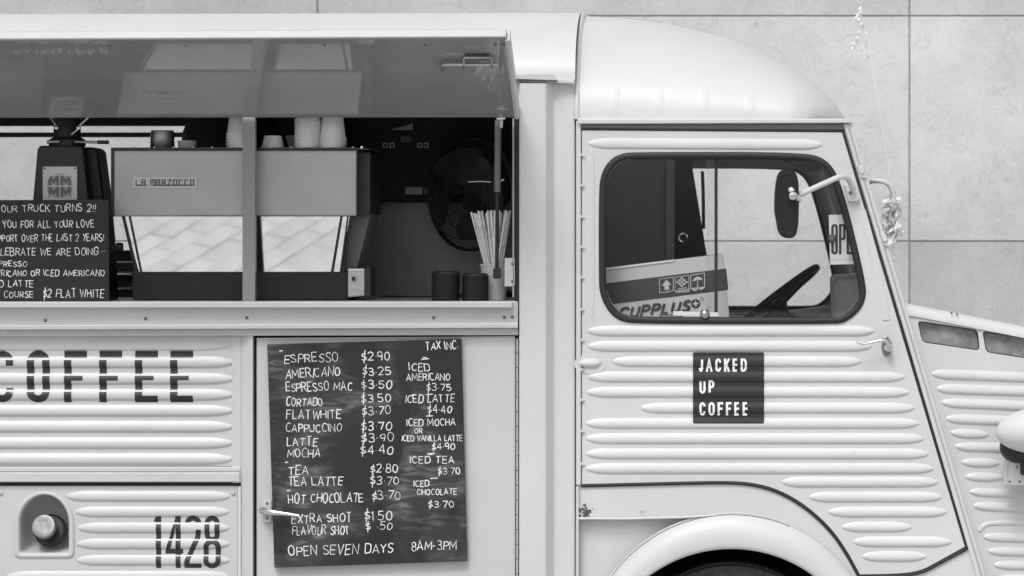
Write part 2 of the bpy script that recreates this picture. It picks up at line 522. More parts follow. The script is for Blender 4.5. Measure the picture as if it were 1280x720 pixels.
# ------------------------------------------------------------ stroke lettering
def arc(cx, cy, rx, ry, a0, a1, n=10): return [(cx + rx * math.cos(R(a0 + (a1 - a0) * i / n)), cy + ry * math.sin(R(a0 + (a1 - a0) * i / n))) for i in range(n + 1)]
def stad(w=0.6, h=1.0, r=0.28):
    return [(w, h - r)] + arc(w / 2, h - r, w / 2, r, 0, 180) + arc(w / 2, r, w / 2, r, 180, 360) + [(w, h - r)]
GL = {
 'A': (.62, [[(0, 0), (.31, 1), (.62, 0)], [(.12, .35), (.5, .35)]]),
 'B': (.56, [[(0, 0), (0, 1), (.3, 1)] + arc(.3, .77, .24, .23, 90, -90, 8) + [(0, .54)], [(.3, .54)] + arc(.3, .27, .26, .27, 90, -90, 8) + [(0, 0)]]),
 'C': (.56, [[(.56, .72)] + arc(.28, .72, .28, .28, 0, 180) + arc(.28, .28, .28, .28, 180, 360) ]),
 'D': (.58, [[(0, 0), (0, 1), (.25, 1)] + arc(.25, .68, .33, .32, 90, 0, 6) + arc(.25, .32, .33, .32, 0, -90, 6) + [(0, 0)]]),
 'E': (.5, [[(.5, 1), (0, 1), (0, 0), (.5, 0)], [(0, .52), (.42, .52)]]),
 'F': (.5, [[(.5, 1), (0, 1), (0, 0)], [(0, .52), (.42, .52)]]),
 'G': (.6, [[(.56, .74)] + arc(.28, .72, .28, .28, 0, 180) + arc(.28, .28, .28, .28, 180, 360) + [(.56, .45), (.3, .45)]]),
 'H': (.56, [[(0, 0), (0, 1)], [(.56, 0), (.56, 1)], [(0, .5), (.56, .5)]]),
 'I': (.04, [[(.02, 0), (.02, 1)]]),
 'J': (.4, [[(.4, 1), (.4, .24)] + arc(.2, .24, .2, .24, 0, -180, 8)]),
 'K': (.54, [[(0, 0), (0, 1)], [(.54, 1), (0, .42)], [(.16, .6), (.54, 0)]]),
 'L': (.46, [[(0, 1), (0, 0), (.46, 0)]]),
 'M': (.76, [[(0, 0), (.04, 1), (.38, .3), (.72, 1), (.76, 0)]]),
 'N': (.58, [[(0, 0), (0, 1), (.58, 0), (.58, 1)]]),
 'O': (.58, [stad(.58)]),
 'P': (.52, [[(0, 0), (0, 1), (.26, 1)] + arc(.26, .74, .26, .26, 90, -90) + [(0, .48)]]),
 'R': (.54, [[(0, 0), (0, 1), (.26, 1)] + arc(.26, .75, .26, .25, 90, -90) + [(0, .5)], [(.24, .5), (.54, 0)]]),
 'S': (.5, [arc(.25, .75, .24, .25, 25, 180, 8) + [(.03, .66), (.25, .52), (.46, .36)] + arc(.25, .26, .25, .26, 0, -160, 9)]),
 'T': (.56, [[(0, 1), (.56, 1)], [(.28, 1), (.28, 0)]]),
 'U': (.54, [[(0, 1), (0, .28)] + arc(.27, .28, .27, .28, 180, 360) + [(.54, 1)]]),
 'V': (.58, [[(0, 1), (.29, 0), (.58, 1)]]),
 'W': (.84, [[(0, 1), (.2, 0), (.42, .8), (.64, 0), (.84, 1)]]),
 'X': (.54, [[(0, 0), (.54, 1)], [(0, 1), (.54, 0)]]),
 'Y': (.54, [[(0, 1), (.27, .48), (.54, 1)], [(.27, .48), (.24, 0)]]),
 'Z': (.52, [[(0, 1), (.52, 1), (0, 0), (.52, 0)]]),
 '0': (.5, [arc(.25, .5, .25, .5, 80, 440, 18)]),
 '1': (.12, [[(0, .84), (.1, 1), (.1, 0)]]),
 '2': (.5, [arc(.25, .74, .25, .26, 170, -20, 9) + [(.4, .48), (0, 0), (.5, 0)]]),
 '3': (.48, [arc(.22, .76, .23, .24, 150, -80, 9) + [(.16, .52)] + arc(.22, .26, .26, .26, 80, -150, 10)]),
 '4': (.54, [[(.4, 0), (.4, 1), (0, .33), (.54, .33)]]),
 '5': (.5, [[(.46, 1), (.06, 1), (.03, .56)] + arc(.22, .3, .27, .3, 110, -150, 10)]),
 '7': (.5, [[(0, 1), (.5, 1), (.18, 0)]]),
 '8': (.5, [arc(.25, .76, .21, .24, -90, 270, 14), arc(.25, .26, .25, .26, 90, 450, 16)]),
 '9': (.48, [arc(.23, .72, .23, .27, 0, 360, 14) + [(.44, .4), (.36, 0)]]),
 '$': (.46, [arc(.23, .68, .2, .2, 25, 180, 7) + [(.05, .6), (.23, .5), (.42, .38)] + arc(.23, .3, .22, .2, 0, -160, 8), [(.27, 1.28), (.19, -.34)]]),
 '.': (.1, [[(.02, .42), (.08, .42)]]), '_': (.1, [[(.02, .02), (.07, .02)]]),
 '-': (.3, [[(0, .42), (.3, .42)]]), '!': (.1, [[(.06, 1), (.04, .32)], [(.03, .06), (.05, 0)]]),
 '+': (.5, [[(0, .5), (.5, .5)], [(.25, .25), (.25, .75)]]), ' ': (.28, []),
}
HAND_O = [arc(.29, .5, .28, .5, 70, 440, 18)]
HAND_C = [arc(.31, .5, .3, .5, 45, 315, 14)]
def layout(s, x0, x1, yb, h, slope=0.0, hand=True, gap=0.2, jit=1.0, inset=0.0, ital=0.0):
    """strokes of a line of lettering in photograph pixels"""
    ws = [GL[c][0] for c in s]
    tot = sum(ws) + gap * (len(s) - 1)
    k = (x1 - x0 - 2 * inset * 0) / tot
    out = []; x = x0
    for c, w in zip(s, ws):
        strokes = GL[c][1]
        if hand and c == 'O': strokes = HAND_O
        if hand and c in 'C': strokes = HAND_C
        dy = random.uniform(-.08, .08) * h * jit if hand else 0
        hs = h * (1 + (random.uniform(-.13, .12) * jit if hand else 0))
        sk = (random.uniform(-.12, .12) * jit if hand else 0) + ital
        for st in strokes:
            pts = []
            ox, oy = (random.uniform(-.03, .03) * k * jit, random.uniform(-.03, .03) * h * jit) if hand else (0, 0)
            for (u, v) in st:
                a, b = u * k, v * hs
                if hand:
                    a += random.uniform(-.022, .022) * k; b += random.uniform(-.022, .022) * h
                if inset:
                    a = inset + a * (w * k - 2 * inset) / max(w * k, 1e-6); b = inset + b * (h - 2 * inset) / h
                px = x + a + b * sk + ox
                pts.append((px, yb - b - dy - oy - slope * (px - x0)))
            out.append(pts)
        x += (w + gap) * k
    return out
def strokes_g(mp, strokes, w, off=0.0008, step=0.00002):
    V, F = [], []; o = off
    for st in strokes:
        if len(st) < 2: continue
        # square butt ends lengthened a touch
        st = list(st)
        N = normals2(st, False)
        n0 = len(V); wv = random.uniform(.85, 1.2)
        for (x, y), (nx, ny) in zip(st, N):
            ww = w
            if w < 1.2:
                wv = max(.62, min(1.35, wv + random.uniform(-.16, .16))); ww = w * wv
            V += [mp(x - nx * ww / 2, y - ny * ww / 2, o), mp(x + nx * ww / 2, y + ny * ww / 2, o)]
            o += step
        for i in range(len(st) - 1):
            a = n0 + 2 * i
            F.append((a, a + 1, a + 3, a + 2))
    return V, F
def ext(st, e):
    """lengthen both ends of an open stroke by e"""
    a, b = st[0], st[1]; l = math.hypot(a[0] - b[0], a[1] - b[1]) or 1
    p = (a[0] + (a[0] - b[0]) / l * e, a[1] + (a[1] - b[1]) / l * e)
    a, b = st[-1], st[-2]; l = math.hypot(a[0] - b[0], a[1] - b[1]) or 1
    q = (a[0] + (a[0] - b[0]) / l * e, a[1] + (a[1] - b[1]) / l * e)
    return [p] + st[1:-1] + [q]
def quads_of(strokes, w):
    Q = []
    for st in strokes:
        N = normals2(st, False)
        L = [((x - nx * w / 2, y - ny * w / 2), (x + nx * w / 2, y + ny * w / 2)) for (x, y), (nx, ny) in zip(st, N)]
        for i in range(len(L) - 1):
            Q.append((L[i][0], L[i][1], L[i + 1][1], L[i + 1][0]))
    return Q
def scan_g(quads, surf, bands=(), d=0.25):
    """fill the union of quads row by row, laid over a ribbed surface; rows inside bands stay bare"""
    A = np.array(quads)
    xa, xb, ya, yb = A[:, :, 0].min(), A[:, :, 0].max(), A[:, :, 1].min(), A[:, :, 1].max()
    V, F = [], []
    y = ya
    while y < yb:
        ym = y + d / 2
        if not any(a <= ym <= b for a, b in bands):
            spans = []
            for q in A:
                xs = []
                for i in range(4):
                    (x0, y0), (x1, y1) = q[i], q[(i + 1) % 4]
                    if (y0 <= ym) != (y1 <= ym):
                        xs.append(x0 + (x1 - x0) * (ym - y0) / (y1 - y0))
                xs.sort()
                for i in range(0, len(xs) - 1, 2): spans.append((xs[i], xs[i + 1]))
            spans.sort(); mer = []
            for s in spans:
                if mer and s[0] <= mer[-1][1] + 0.02: mer[-1][1] = max(mer[-1][1], s[1])
                else: mer.append(list(s))
            for a, b in mer:
                n = len(V)
                V += [surf(a, y), surf(b, y), surf(b, y + d), surf(a, y + d)]
                F.append((n, n + 1, n + 2, n + 3))
        y += d
    return V, F
def ribs_height(centres, hw=7.0, H=RH):
    def h(py):
        for c in centres:
            t = (py - c) / hw
            if abs(t) < 1: return H * rib_prof(t)
        return 0.0
    return h
#@@BUILD
F0 = flat(0.0)
def shifted(y):
    """the same outline carried straight across the van to depth y"""
    def f(px, py, off=0.0):
        p = P(px, py, 0.0); return Vector((p.x, y - off, p.z))
    return f

# ============================================================ SETTING
GZ = -0.06
gp = mesh('ground', *box(-60, 60, -60, 5.2, GZ - 0.3, GZ - 0.004), mat('paving_base', 0.46, 0.85, 0, 0.12, 1.5, 0.1, 20), recenter=False)
tag(gp, kind='structure')
pav = thing('pavement', None, None, (0, -3, GZ)); tag(pav, kind='structure')
pm = [mat('paver_%s' % n, v, 0.75, 0, 0.10, 5, 0.15, 60) for n, v in (('pale', .60), ('grey', .56), ('warm', .63))]
pav_me = []
for k in range(3):
    V, F = box(-.118, .118, -.058, .058, -0.06, 0.0)
    o = mesh('paver', V, F, pm[k], pav, bevel=0.004); pav_me.append(o)
    o.location = (-30 + k, -10, -1)
first = True
used = 0
ang = R(118)
for i in range(-8, 9):
    for j in range(-16, 17):
        u = (i + (0.5 if j % 2 else 0)) * 0.240; v = j * 0.120
        x = u * math.cos(ang) - v * math.sin(ang) - 1.4; y = u * math.sin(ang) + v * math.cos(ang) - 4.0
        if not (-2.7 < x < -0.1 and -5.1 < y < -2.9): continue
        k = random.randrange(3)
        if used < 3 and used == k or used < 3:
            o = pav_me[used]; o.parent = pav; o.matrix_parent_inverse = Matrix()
        else:
            o = pav_me[k].copy(); COL.objects.link(o); o.matrix_parent_inverse = Matrix()
        used += 1
        o.location = (x, y + 3, random.uniform(-.003, .003)); o.rotation_euler = (random.uniform(-.004, .004), random.uniform(-.004, .004), ang)

# the stone clad building behind
WY = 3.4
wall = thing('stone_wall', 'pale stone clad building wall of large slabs behind the truck', 'wall', (0, WY, GZ))
mesh('backing', *box(-9, 9, WY + 0.010, WY + 0.5, GZ - 0.05, 7.0), M['joint'], wall)
rows = [(-560, 20), (20, 301.5), (301.5, 583), (583, 800)]
mats = {}
si = 0
for ri, (ya, yb) in enumerate(rows):
    for xa in range(397 - 740 * 2, 2500, 740):
        xb = xa + 740; g = .85
        val = {(2, 1137): .54}.get((ri, xa), random.choice((.56, .58, .60)))
        if (ri, xa) == (1, 1137): val = .64
        if (ri, xa) == (2, 397): val = .60
        if (ri, xa) == (1, 397): val = .62
        si += 1
        mm = stone_mat('stone', val, si * 1.37, .66 if ri in (0, 2) else .78)
        V, F = plate_g(flat(WY), rect(xa + g, ya + g * .8, xb - g, yb - g * .8), (), 0.06, random.uniform(-.002, .002))
        mesh('stone_slab', V, F, mm, wall, bevel=0.004)

# ============================================================ VAN
van = thing('coffee_van', 'white vintage ribbed panel van serving coffee through its open side hatch', 'van', (X(400), 0.9, GZ))

# ---- roofs
def sil_h(target, yc, w, z0, n):
    lo, hi = 0.0, 1.2
    ph = np.linspace(0.02, PI / 2, 80)
    c, s = np.cos(ph) ** (2 / n), np.sin(ph) ** (2 / n)
    for _ in range(30):
        h = (lo + hi) / 2
        y = yc - w * c; z = z0 + h * s
        if (PPY - S * (z - CZ) * DIST / (DIST + y)).min() > target: lo = h
        else: hi = h
    y = yc - w * c; z = z0 + h * s
    i = int((PPY - S * (z - CZ) * DIST / (DIST + y)).argmin())
    return h, float(y[i])
def roof(name, cols, z0, n, m, bumps=None):
    """cols: (px, silhouette row, half width)"""
    V, F = [], []; K = 90
    for px, tgt, w, grow in cols:
        yc = 0.93
        h, ys_ = sil_h(tgt, yc, w, z0, n)
        for j in range(K + 1):
            ph = PI * j / K
            c, s = math.cos(ph), math.sin(ph)
            y = yc - (w + grow) * math.copysign(abs(c) ** (2 / n), c)
            z = z0 + (h + grow) * s ** (2 / n)
            x = CX + (px - PPX) / S * (1 + (ys_ / DIST if px > PPX else 0))
            if bumps and j < K / 2:
                py = PPY - S * (z - CZ) * DIST / (DIST + y)
                b = bumps(px, py)
                if b: y -= b; z += b * .3
            V.append((x, y, z))
    n_ = K + 1
    for i in range(len(cols) - 1):
        for j in range(K):
            a = i * n_ + j
            F.append((a, a + 1, a + n_ + 1, a + n_))
    return mesh(name, V, F, m, van, smooth=True)
roof('rear_roof', [(px, 17.5 - px * .002, .93, 0) for px in (-420, -200, 0, 200, 400, 600, 719)], Z(100), 2.15, M['roof'])
SIL = [(722, 20.5), (760, 22), (800, 25.5), (835, 30.5), (870, 37.5), (900, 45.5), (930, 56), (955, 66.5), (980, 79.5), (1000, 91.5), (1020, 106), (1035, 120), (1046, 134), (1053, 147)]
def sil(px):
    for (a, ya), (b, yb) in zip(SIL, SIL[1:]):
        if px <= b: return ya + (yb - ya) * (px - a) / (b - a)
    return 148
sm_x = [722 + (1053 - 722) * i / 165 for i in range(166)]
raw = np.array([sil(p) for p in sm_x])
kr = np.ones(9) / 9
raw2 = np.convolve(np.pad(raw, 4, mode='reflect', reflect_type='odd'), kr, 'valid')
def roof_bump(px, py):
    for bx in (768, 823, 877, 931, 983):
        dx = abs(px - bx) / 6.0
        if dx < 1 and 104 < py < 144:
            e = min(1, (py - 104) / 12, (144 - py) / 4)
            return 0.0012 * (1 - dx ** 4) * e
    return 0
cols = []
for px, t in zip(sm_x, raw2):
    f = max(0.0, (px - 960) / (1056 - 960))
    cols.append((px, t, .93 * math.sqrt(max(0.02, 1 - (f ** 2.6) * .75)), 0))
roof('cab_roof', cols, Z(149), 2.1, M['roof'], roof_bump)
# raised lip where the cab roof meets the rear roof
roof('roof_seam', [(717.5, 17, .93, -.01), (718.5, 17, .93, .004), (721, 17, .93, .009), (724, 17.5, .93, .004), (725.5, 20, .93, -.01)], Z(149), 2.1, M['white'])
plate('roof_gutter', F0, [(722, 148.5), (1052, 148.5), (1064, 150), (1065, 154), (722, 155)], M['white'], van, thick=0.05, off=0.016, bevel=0.003)
plate('header_shade', F0, [(724, 155.4), (1063, 154.4), (1064, 162), (724, 161)], M['grey'], van, thick=0.03, off=0.001)  # grey strip, the shading beneath the gutter put into its colour

# ---- rear flank above the counter
plate('side_header', F0, rect(-420, 96, 640, 146), M['white'], van, thick=0.04, off=-0.002)
V, F = join(plate_g(F0, [(-420, 97.5), (640, 97.5), (690, 97), (719, 101), (719, 105), (692, 104), (640, 103), (-420, 103)], (), .05, 0.018))
mesh('rear_gutter', V, F, M['white'], van, bevel=0.003)
plate('gutter_flap', slant(-0.03, 0.0, 0), [(643, 93.5), (692, 92.5), (697, 100.5), (643, 98.5)], M['side'], van, thick=0.004, off=0.0, bevel=0.0008)
tube('gutter_wire', [F0(640, 100.8, .022), F0(664, 100.4, .022), F0(680, 100.9, .024), F0(697, 102, .022)], 0.003, M['grey'], van, n=6)
# wedge filling beside the hatch
plate('hatch_jamb', F0, [(636, 99), (649.5, 99), (649.5, 144), (644.5, 144)], M['white'], van, thick=0.03, off=0.0)

# pillar between the serving bay and the cab: a folded section
prof = [(649.5, .06), (649.5, -.022), (651, -.025), (681, -.025), (683, -.023), (692, .012), (694, .014), (716, .010), (718, .012), (719.5, .03)]
V, F = [], []
for py in (104.5, 300, 600, 900):
    for px, y in prof:
        V.append((P(px, 0, 0).x, y, Z(py)))
for i in range(3):
    for j in range(len(prof) - 1):
        a = i * len(prof) + j; F.append((a, a + 1, a + len(prof) + 1, a + len(prof)))
mesh('bay_pillar', V, F, M['white'], van, auto=14)
plate('cab_rear_flange', F0, rect(720.2, 151, 726, 606), M['white'], van, thick=0.03, off=0.006, bevel=0.002)
for y in (194, 232, 271, 309, 347, 387, 425, 462, 500, 539, 580):
    V, F = plate_g(F0, [(725.5, y - 2.4), (731, y), (725.5, y + 1.6)], (), .006, 0.009)
    mesh('flange_tab', V, F, M['white'], van, bevel=0.0006)
plate('lower_flange', F0, rect(720.2, 608, 723.5, 900), M['white'], van, thick=0.03, off=0.008)

# ---- counter ledge
V, F = join(box(X(-420), X(641.5), -0.062, 0.62, Z(384), Z(376.6)))
mesh('counter_top', V, F, M['alu'], van, bevel=0.002)
led = mesh('counter_ledge', *plate_g(F0, [(-420, 378.5), (641.5, 376), (648, 377), (648, 409), (-420, 414.5)], (), .05, 0.028), M['alu'], van, bevel=0.003)
plate('ledge_lip', F0, [(-420, 408.2), (648, 403.5), (648, 409.6), (-420, 413)], M['alu'], led, thick=0.03, off=0.036, bevel=0.002)
for x, y in ((59, 400), (184, 398), (310, 397), (543, 397), (631, 396.5), (641, 396)):
    screw(F0, x, y, 0.0055, M['grey'], led, off=.028, h=0.004)
plate('body_rail', F0, [(-420, 413), (648, 409.8), (648, 418.8), (-420, 421)], M['side'], van, thick=0.05, off=0.012, bevel=0.002)

# ---- COFFEE panel
left_panel = plate('side_panel', F0, rect(-420, 420, 293, 583), M['side'], van, thick=0.02, off=-0.014)
plate('panel_frame', F0, rect(289.5, 419, 301, 604), M['side'], van, thick=0.04, off=-0.009, bevel=0.003)
# splayed upright between frame and door
V = [F0(300.5, 419, -.012), F0(312, 419, .006), F0(316.5, 419, .012), F0(316.8, 419, -.03), F0(300.5, 900, -.012), F0(312, 900, .006), F0(316.5, 900, .012), F0(316.8, 900, -.03)]
mesh('post_strip', V, [(0, 1, 5, 4), (1, 2, 6, 5), (2, 3, 7, 6)], M['side'], van, auto=10)
LP = slant(0.014, 0, 0)
lc = [432.5, 452.5, 473, 493, 513, 533, 553.5, 573.5]
for c in lc:
    rib(LP, -400, 286 if c < 440 else 293.5 - (c - 450) * .02, c, M['side'], left_panel, hw=7.4 if c > 440 else 6, T=34, H=.0092 if c > 440 else .005)
V, F = join(plate_g(F0, rect(-420, 583.5, 300, 590), (), .03, -0.004), plate_g(F0, rect(-420, 590.2, 300, 602.5), (), .04, 0.008))
mesh('panel_rail', V, F, M['side'], van, bevel=0.0035)
plate('panel_gap_shade', F0, rect(-420, 600, 303, 609), M['rubber'], van, thick=0.01, off=-0.022)  # black strip standing in for the shadow in the gap

# ---- lower panel with the filler recess
def arch_out(cx, hw, y0, yb, r=6, n=14, top_ry=None):
    ry = top_ry or hw
    pts = [(cx + hw * math.cos(R(180 + 180 * i / n)), y0 + ry + ry * math.sin(R(180 + 180 * i / n))) for i in range(n + 1)]
    pts += [(cx + hw - r + r * math.cos(R(90 * i / 4)), yb - r + r * math.sin(R(90 * i / 4))) for i in range(5)]
    pts += [(cx - hw + r + r * math.cos(R(90 + 90 * i / 4)), yb - r + r * math.sin(R(90 + 90 * i / 4))) for i in range(5)]
    return pts
hole = arch_out(55.5, 31, 618, 692, 5, top_ry=36)
LY = 0.010
LF = slant(LY, 0, 0)
lower = plate('lower_panel', LF, rect(-420, 607.5, 297, 900), M['side'], van, holes=[hole], thick=0.012, off=0)
plate('panel_edge', LF, rect(297.4, 607.8, 301.5, 900), M['white'], lower, thick=0.02, off=0.006, bevel=0.0015)
for (a, b, c) in ((82, 288, 620), (93, 287, 639.5), (96, 287.5, 659.5), (95, 288, 679.5), (95, 288, 700), (8, 286, 720)):
    rib(LF, a, b, c, M['side'], lower, hw=6.8, T=26)
for x in (1.5, 292): 
    s_ = screw(LF, x, 617, 0.008, M['lightgrey'], lower, h=.004)
# recess: raised lip and pressed bowl
V, F = [], []
outer = arch_out(55.5, 37.5, 613.5, 697.5, 7, top_ry=42)
mid = arch_out(55.5, 35, 616, 695, 6, top_ry=39)
inn = hole
rings = [(outer, -0.0005), (outer, .003), (mid, .0065), (inn, .004), (arch_out(55.5, 30.4, 619, 690, 5, top_ry=36), -.03), (arch_out(55.5, 29.5, 621, 685, 6, top_ry=35), -.08), (arch_out(55.5, 26, 630, 676, 7, top_ry=32), -.115), (arch_out(56, 13, 650, 665, 6, top_ry=13), -.125)]
n = len(outer)
for pts, off in rings: V += [LF(x, y, off) for x, y in pts]
for i in range(len(rings) - 1):
    for j in range(n):
        a, b = i * n + j, i * n + (j + 1) % n
        F.append((a, b, b + n, a + n))
F.append(tuple((len(rings) - 1) * n + j for j in range(n)))
fr = mesh('filler_recess', V, F, M['side'], van, smooth=True)
ax = Vector((-.10, -1, .34))
mt = axis_mtx(LF(60.5, 666.5, -.055), ax)
lathe('rubber_ring', [(0, .0), (.047, .0), (.052, .006), (.052, .018), (.044, .026), (.02, .028), (0, .028)], M['rubber'], fr, mtx=mt)
mt = axis_mtx(LF(57.5, 664, -.035), ax)
lathe('filler_cap', [(.0, -.02), (.024, -.02), (.027, .03), (.037, .034), (.038, .05), (.036, .0545), (.030, .056), (.018, .054), (0, .0535)], M['capsteel'], fr, mtx=mt)

# painted words laid over the ribs
h_l = ribs_height(lc, 7.4, .0092)
def left_surf(x, y): return LP(x, y, h_l(y) + .0006)
def rrpath(x0, x1, y0, y1, r, a, b): pass
CO = []
def vstem(x0, x1, y0, y1): return ((x0, y0), (x1, y0), (x1, y1), (x0, y1))
def oval_quads(x0, x1, y0, y1, t, keep=lambda x, y: True, tv=None):
    """condensed bold O: a stadium ring"""
    rx = (x1 - x0) / 2; ry = rx * 0.95; cx = (x0 + x1) / 2; tv = tv or t; Q = []
    A = [(cx + rx * math.cos(R(a)), y0 + ry + ry * math.sin(R(a)), cx + (rx - t) * math.cos(R(a)), y0 + ry + (ry - tv) * math.sin(R(a))) for a in range(180, 361, 9)]
    B = [(cx + rx * math.cos(R(a)), y1 - ry + ry * math.sin(R(a)), cx + (rx - t) * math.cos(R(a)), y1 - ry + (ry - tv) * math.sin(R(a))) for a in range(0, 181, 9)]
    L = A + B; L.append(A[0])
    for p, q in zip(L, L[1:]):
        mx, my = (p[0] + q[0]) / 2, (p[1] + q[1]) / 2
        if keep(mx, my): Q.append(((p[0], p[1]), (p[2], p[3]), (q[2], q[3]), (q[0], q[1])))
    return Q
Y0, Y1, TV, TH = 438.8, 502.8, 9.2, 8.4
glint_bands = [(446.9, 449.9), (467.0, 469.6), (487.0, 489.6)]  # rows left bare at the rib crests, imitating the highlight across the letters
letters = [('C', [vstem(-10.5, -1.3, 451, 490)] + oval_quads(-10.5, 17, Y0, Y1, TV, lambda x, y: not (x > 6 and 450 < y < 492)) + [vstem(8, 17, 449.5, 457), vstem(8, 17, 485, 490.5)], None)]
letters.append(('O', oval_quads(34, 62.5, Y0 - .6, Y1 + .3, TV), None))
for x0 in (80.5, 124.5):
    letters.append(('F', [vstem(x0, x0 + TV, Y0, Y1), vstem(x0, x0 + 28.3, Y0, Y0 + TH), vstem(x0, x0 + 23.3, 468, 475.5)], None))
for x0 in (169, 213):
    letters.append(('E', [vstem(x0, x0 + TV, Y0, Y1), vstem(x0, x0 + 28.5, Y0, Y0 + TH), vstem(x0, x0 + 23.5, 468, 475), vstem(x0, x0 + 28.5, Y1 - TH, Y1)], None))
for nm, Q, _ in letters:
    V, F = scan_g(Q, left_surf, glint_bands)
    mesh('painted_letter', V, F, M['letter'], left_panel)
h_b = ribs_height([620, 639.5, 659.5, 679.5, 700, 720], 6.8)
def low_surf(x, y): return LF(x, y, h_b(y) + .0006)
ya, yb = 645, 710
D = {}
D['1'] = [vstem(195.2, 201.6, ya + 1, yb), ((191.8, 651.5), (195.4, 645.6), (201.5, 645.3), (201.5, 652.5))]
D['4'] = [vstem(219.8, 226, ya, yb), ((219.8, ya), (223, ya), (212.6, 689), (207, 688)), vstem(207, 229, 686.2, 692)]
q = oval_quads(231.3, 251.6, ya - .6, yb, 6.4, lambda x, y: y < 664 and not (x < 240 and y > 658))
q += [((245.2, 662), (251.6, 662), (250.2, 673), (244, 671)), ((244, 671), (250.2, 673), (237.6, 700), (231, 700)), ((231, 700), (237.6, 700), (237.2, 710), (230.6, 710)), vstem(230.6, 251.8, 704.2, yb)]
D['2'] = q
D['8'] = oval_quads(256, 274.6, ya - .4, 677.5, 6.2) + oval_quads(254.6, 276.2, 673.5, yb + .4, 6.4)
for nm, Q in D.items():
    V, F = scan_g(Q, low_surf, [(652.9, 655), (673.6, 675.6), (693.4, 695.2)])  # bare rows again stand in for the rib highlight
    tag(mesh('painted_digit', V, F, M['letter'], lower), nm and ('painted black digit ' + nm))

# ---- bay door carrying the menu
plate('door_shadow_gap', F0, rect(315, 416, 650, 900), M['rubber'], van, thick=0.01, off=-0.03)
bay = plate('bay_door', F0, [(320.4, 423), (644, 420.8), (644, 900), (320.4, 900)], M['side'], van, thick=0.025, off=-0.004, bevel=0.003)
plate('door_moulding', F0, [(321, 422.6), (643.6, 420.4), (643.6, 421.4), (321, 424)], M['white'], bay, thick=.01, off=.002, bevel=0.0006)
y = 423.0
while y < 760:
    V, F = tube_g([F0(646.6, y, .001), F0(646.6, y + 17.5, .001)], .0042, 8)
    mesh('hinge_knuckle', V, F, M['lightgrey'], bay, auto=50); y += 18.4
# its latch
lt = plate('latch', F0, rrect(329, 623.5, 339.5, 653, 3), M['white'], bay, thick=0.006, off=0.006, bevel=0.002)
for yy in (629, 647.5): screw(F0, 334.2, yy, .0045, M['grey'], lt, off=.006, h=.002)
tube('latch_lever', [F0(325.5, 637.5, .018), F0(330, 637.5, .022), F0(336, 637.5, .036), F0(344, 639, .046), F0(360, 640.6, .05), F0(376, 643, .052)], [.006, .0125, .0125, .009, .0065, .0055], M['chrome'], lt, n=12)
screw(F0, 333, 638, .012, M['chrome'], lt, off=.014, h=.02, name='latch_pin')

# ---- the opening and the raised hatch
plate('bay_post', slant(0.0, 0, 0), [(303, 147), (319, 147), (319, 377.6), (303, 377.6)], M['postgrey'], van, thick=0.03, off=0, bevel=0.002)
plate('bay_edge_trim', F0, rect(640.2, 147, 642.6, 372), M['lightgrey'], van, thick=0.01, off=-0.012)
plate('bay_rubber', F0, rect(642.8, 145, 649.8, 404), M['rubber'], van, thick=0.01, off=-0.016)
hinge_y = 146.6
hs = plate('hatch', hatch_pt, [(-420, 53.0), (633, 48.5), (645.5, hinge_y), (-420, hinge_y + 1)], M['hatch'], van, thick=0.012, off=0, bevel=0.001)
# pale rim of the hatch: outer edge and the end
a = [hatch_pt(px, py) for px, py in ((-420, 53.4), (633.4, 48.6))]
nrm = Vector((0, -math.sin(R(22)), -math.cos(R(22)))); upd = -nrm
out = Vector((0, -math.cos(R(22)), math.sin(R(22))))
V = []
for p in a:
    for dn, do in ((-.004, .002), (-.004, .014), (-.030, .014), (-.030, .002)):
        V.append(p - nrm * dn * -1 + out * (do - .0) if False else p + nrm * (.004 + dn) + out * do)
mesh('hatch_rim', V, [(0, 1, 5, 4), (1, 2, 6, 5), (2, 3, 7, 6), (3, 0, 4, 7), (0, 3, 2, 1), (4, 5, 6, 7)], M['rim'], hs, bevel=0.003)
e0, e1 = hatch_pt(633.4, 48.8), hatch_pt(645.6, hinge_y)
V = []
for p in (e0, e1):
    for dx, dn in ((-.006, .006), (.004, .008), (.010, .002), (.010, -.03), (-.006, -.03)):
        V.append(p + Vector((dx, 0, 0)) + nrm * dn)
mesh('hatch_end', V, [(i, (i + 1) % 5, (i + 1) % 5 + 5, i + 5) for i in range(5)] + [(0, 1, 2, 3, 4), (5, 6, 7, 8, 9)], M['side'], hs, bevel=0.002)
# drop bolt under the hatch
bolt = tube('hatch_bolt', [hatch_pt(552, 83, .012), hatch_pt(552.5, 76, .016), hatch_pt(557, 74.6, .016), hatch_pt(580, 74.8, .016), hatch_pt(622, 74.6, .016)], .006, M['steel'], hs, n=10)
for bx, bw_ in ((580, 34),):
    tube('bolt_keeper', [hatch_pt(580, 80, .003), hatch_pt(580, 75, .026), hatch_pt(580, 67, .02), hatch_pt(580, 66, .016), hatch_pt(614, 66, .016), hatch_pt(615, 68, .02), hatch_pt(615, 75, .026), hatch_pt(615, 80, .003)], .003, M['steel'], bolt, n=8)
plate('bolt_plate', hatch_pt, rect(581, 67.5, 612, 73), M['grey'], bolt, thick=.004, off=.008, bevel=0)
for px, py in ((619, 55.6), (629.5, 55.6), (138, 57), (40, 57), (232, 57), (406, 56.4), (531, 56)):
    screw(hatch_pt, px, py, .006 if px > 600 else .004, M['grey'], hs, off=.001)
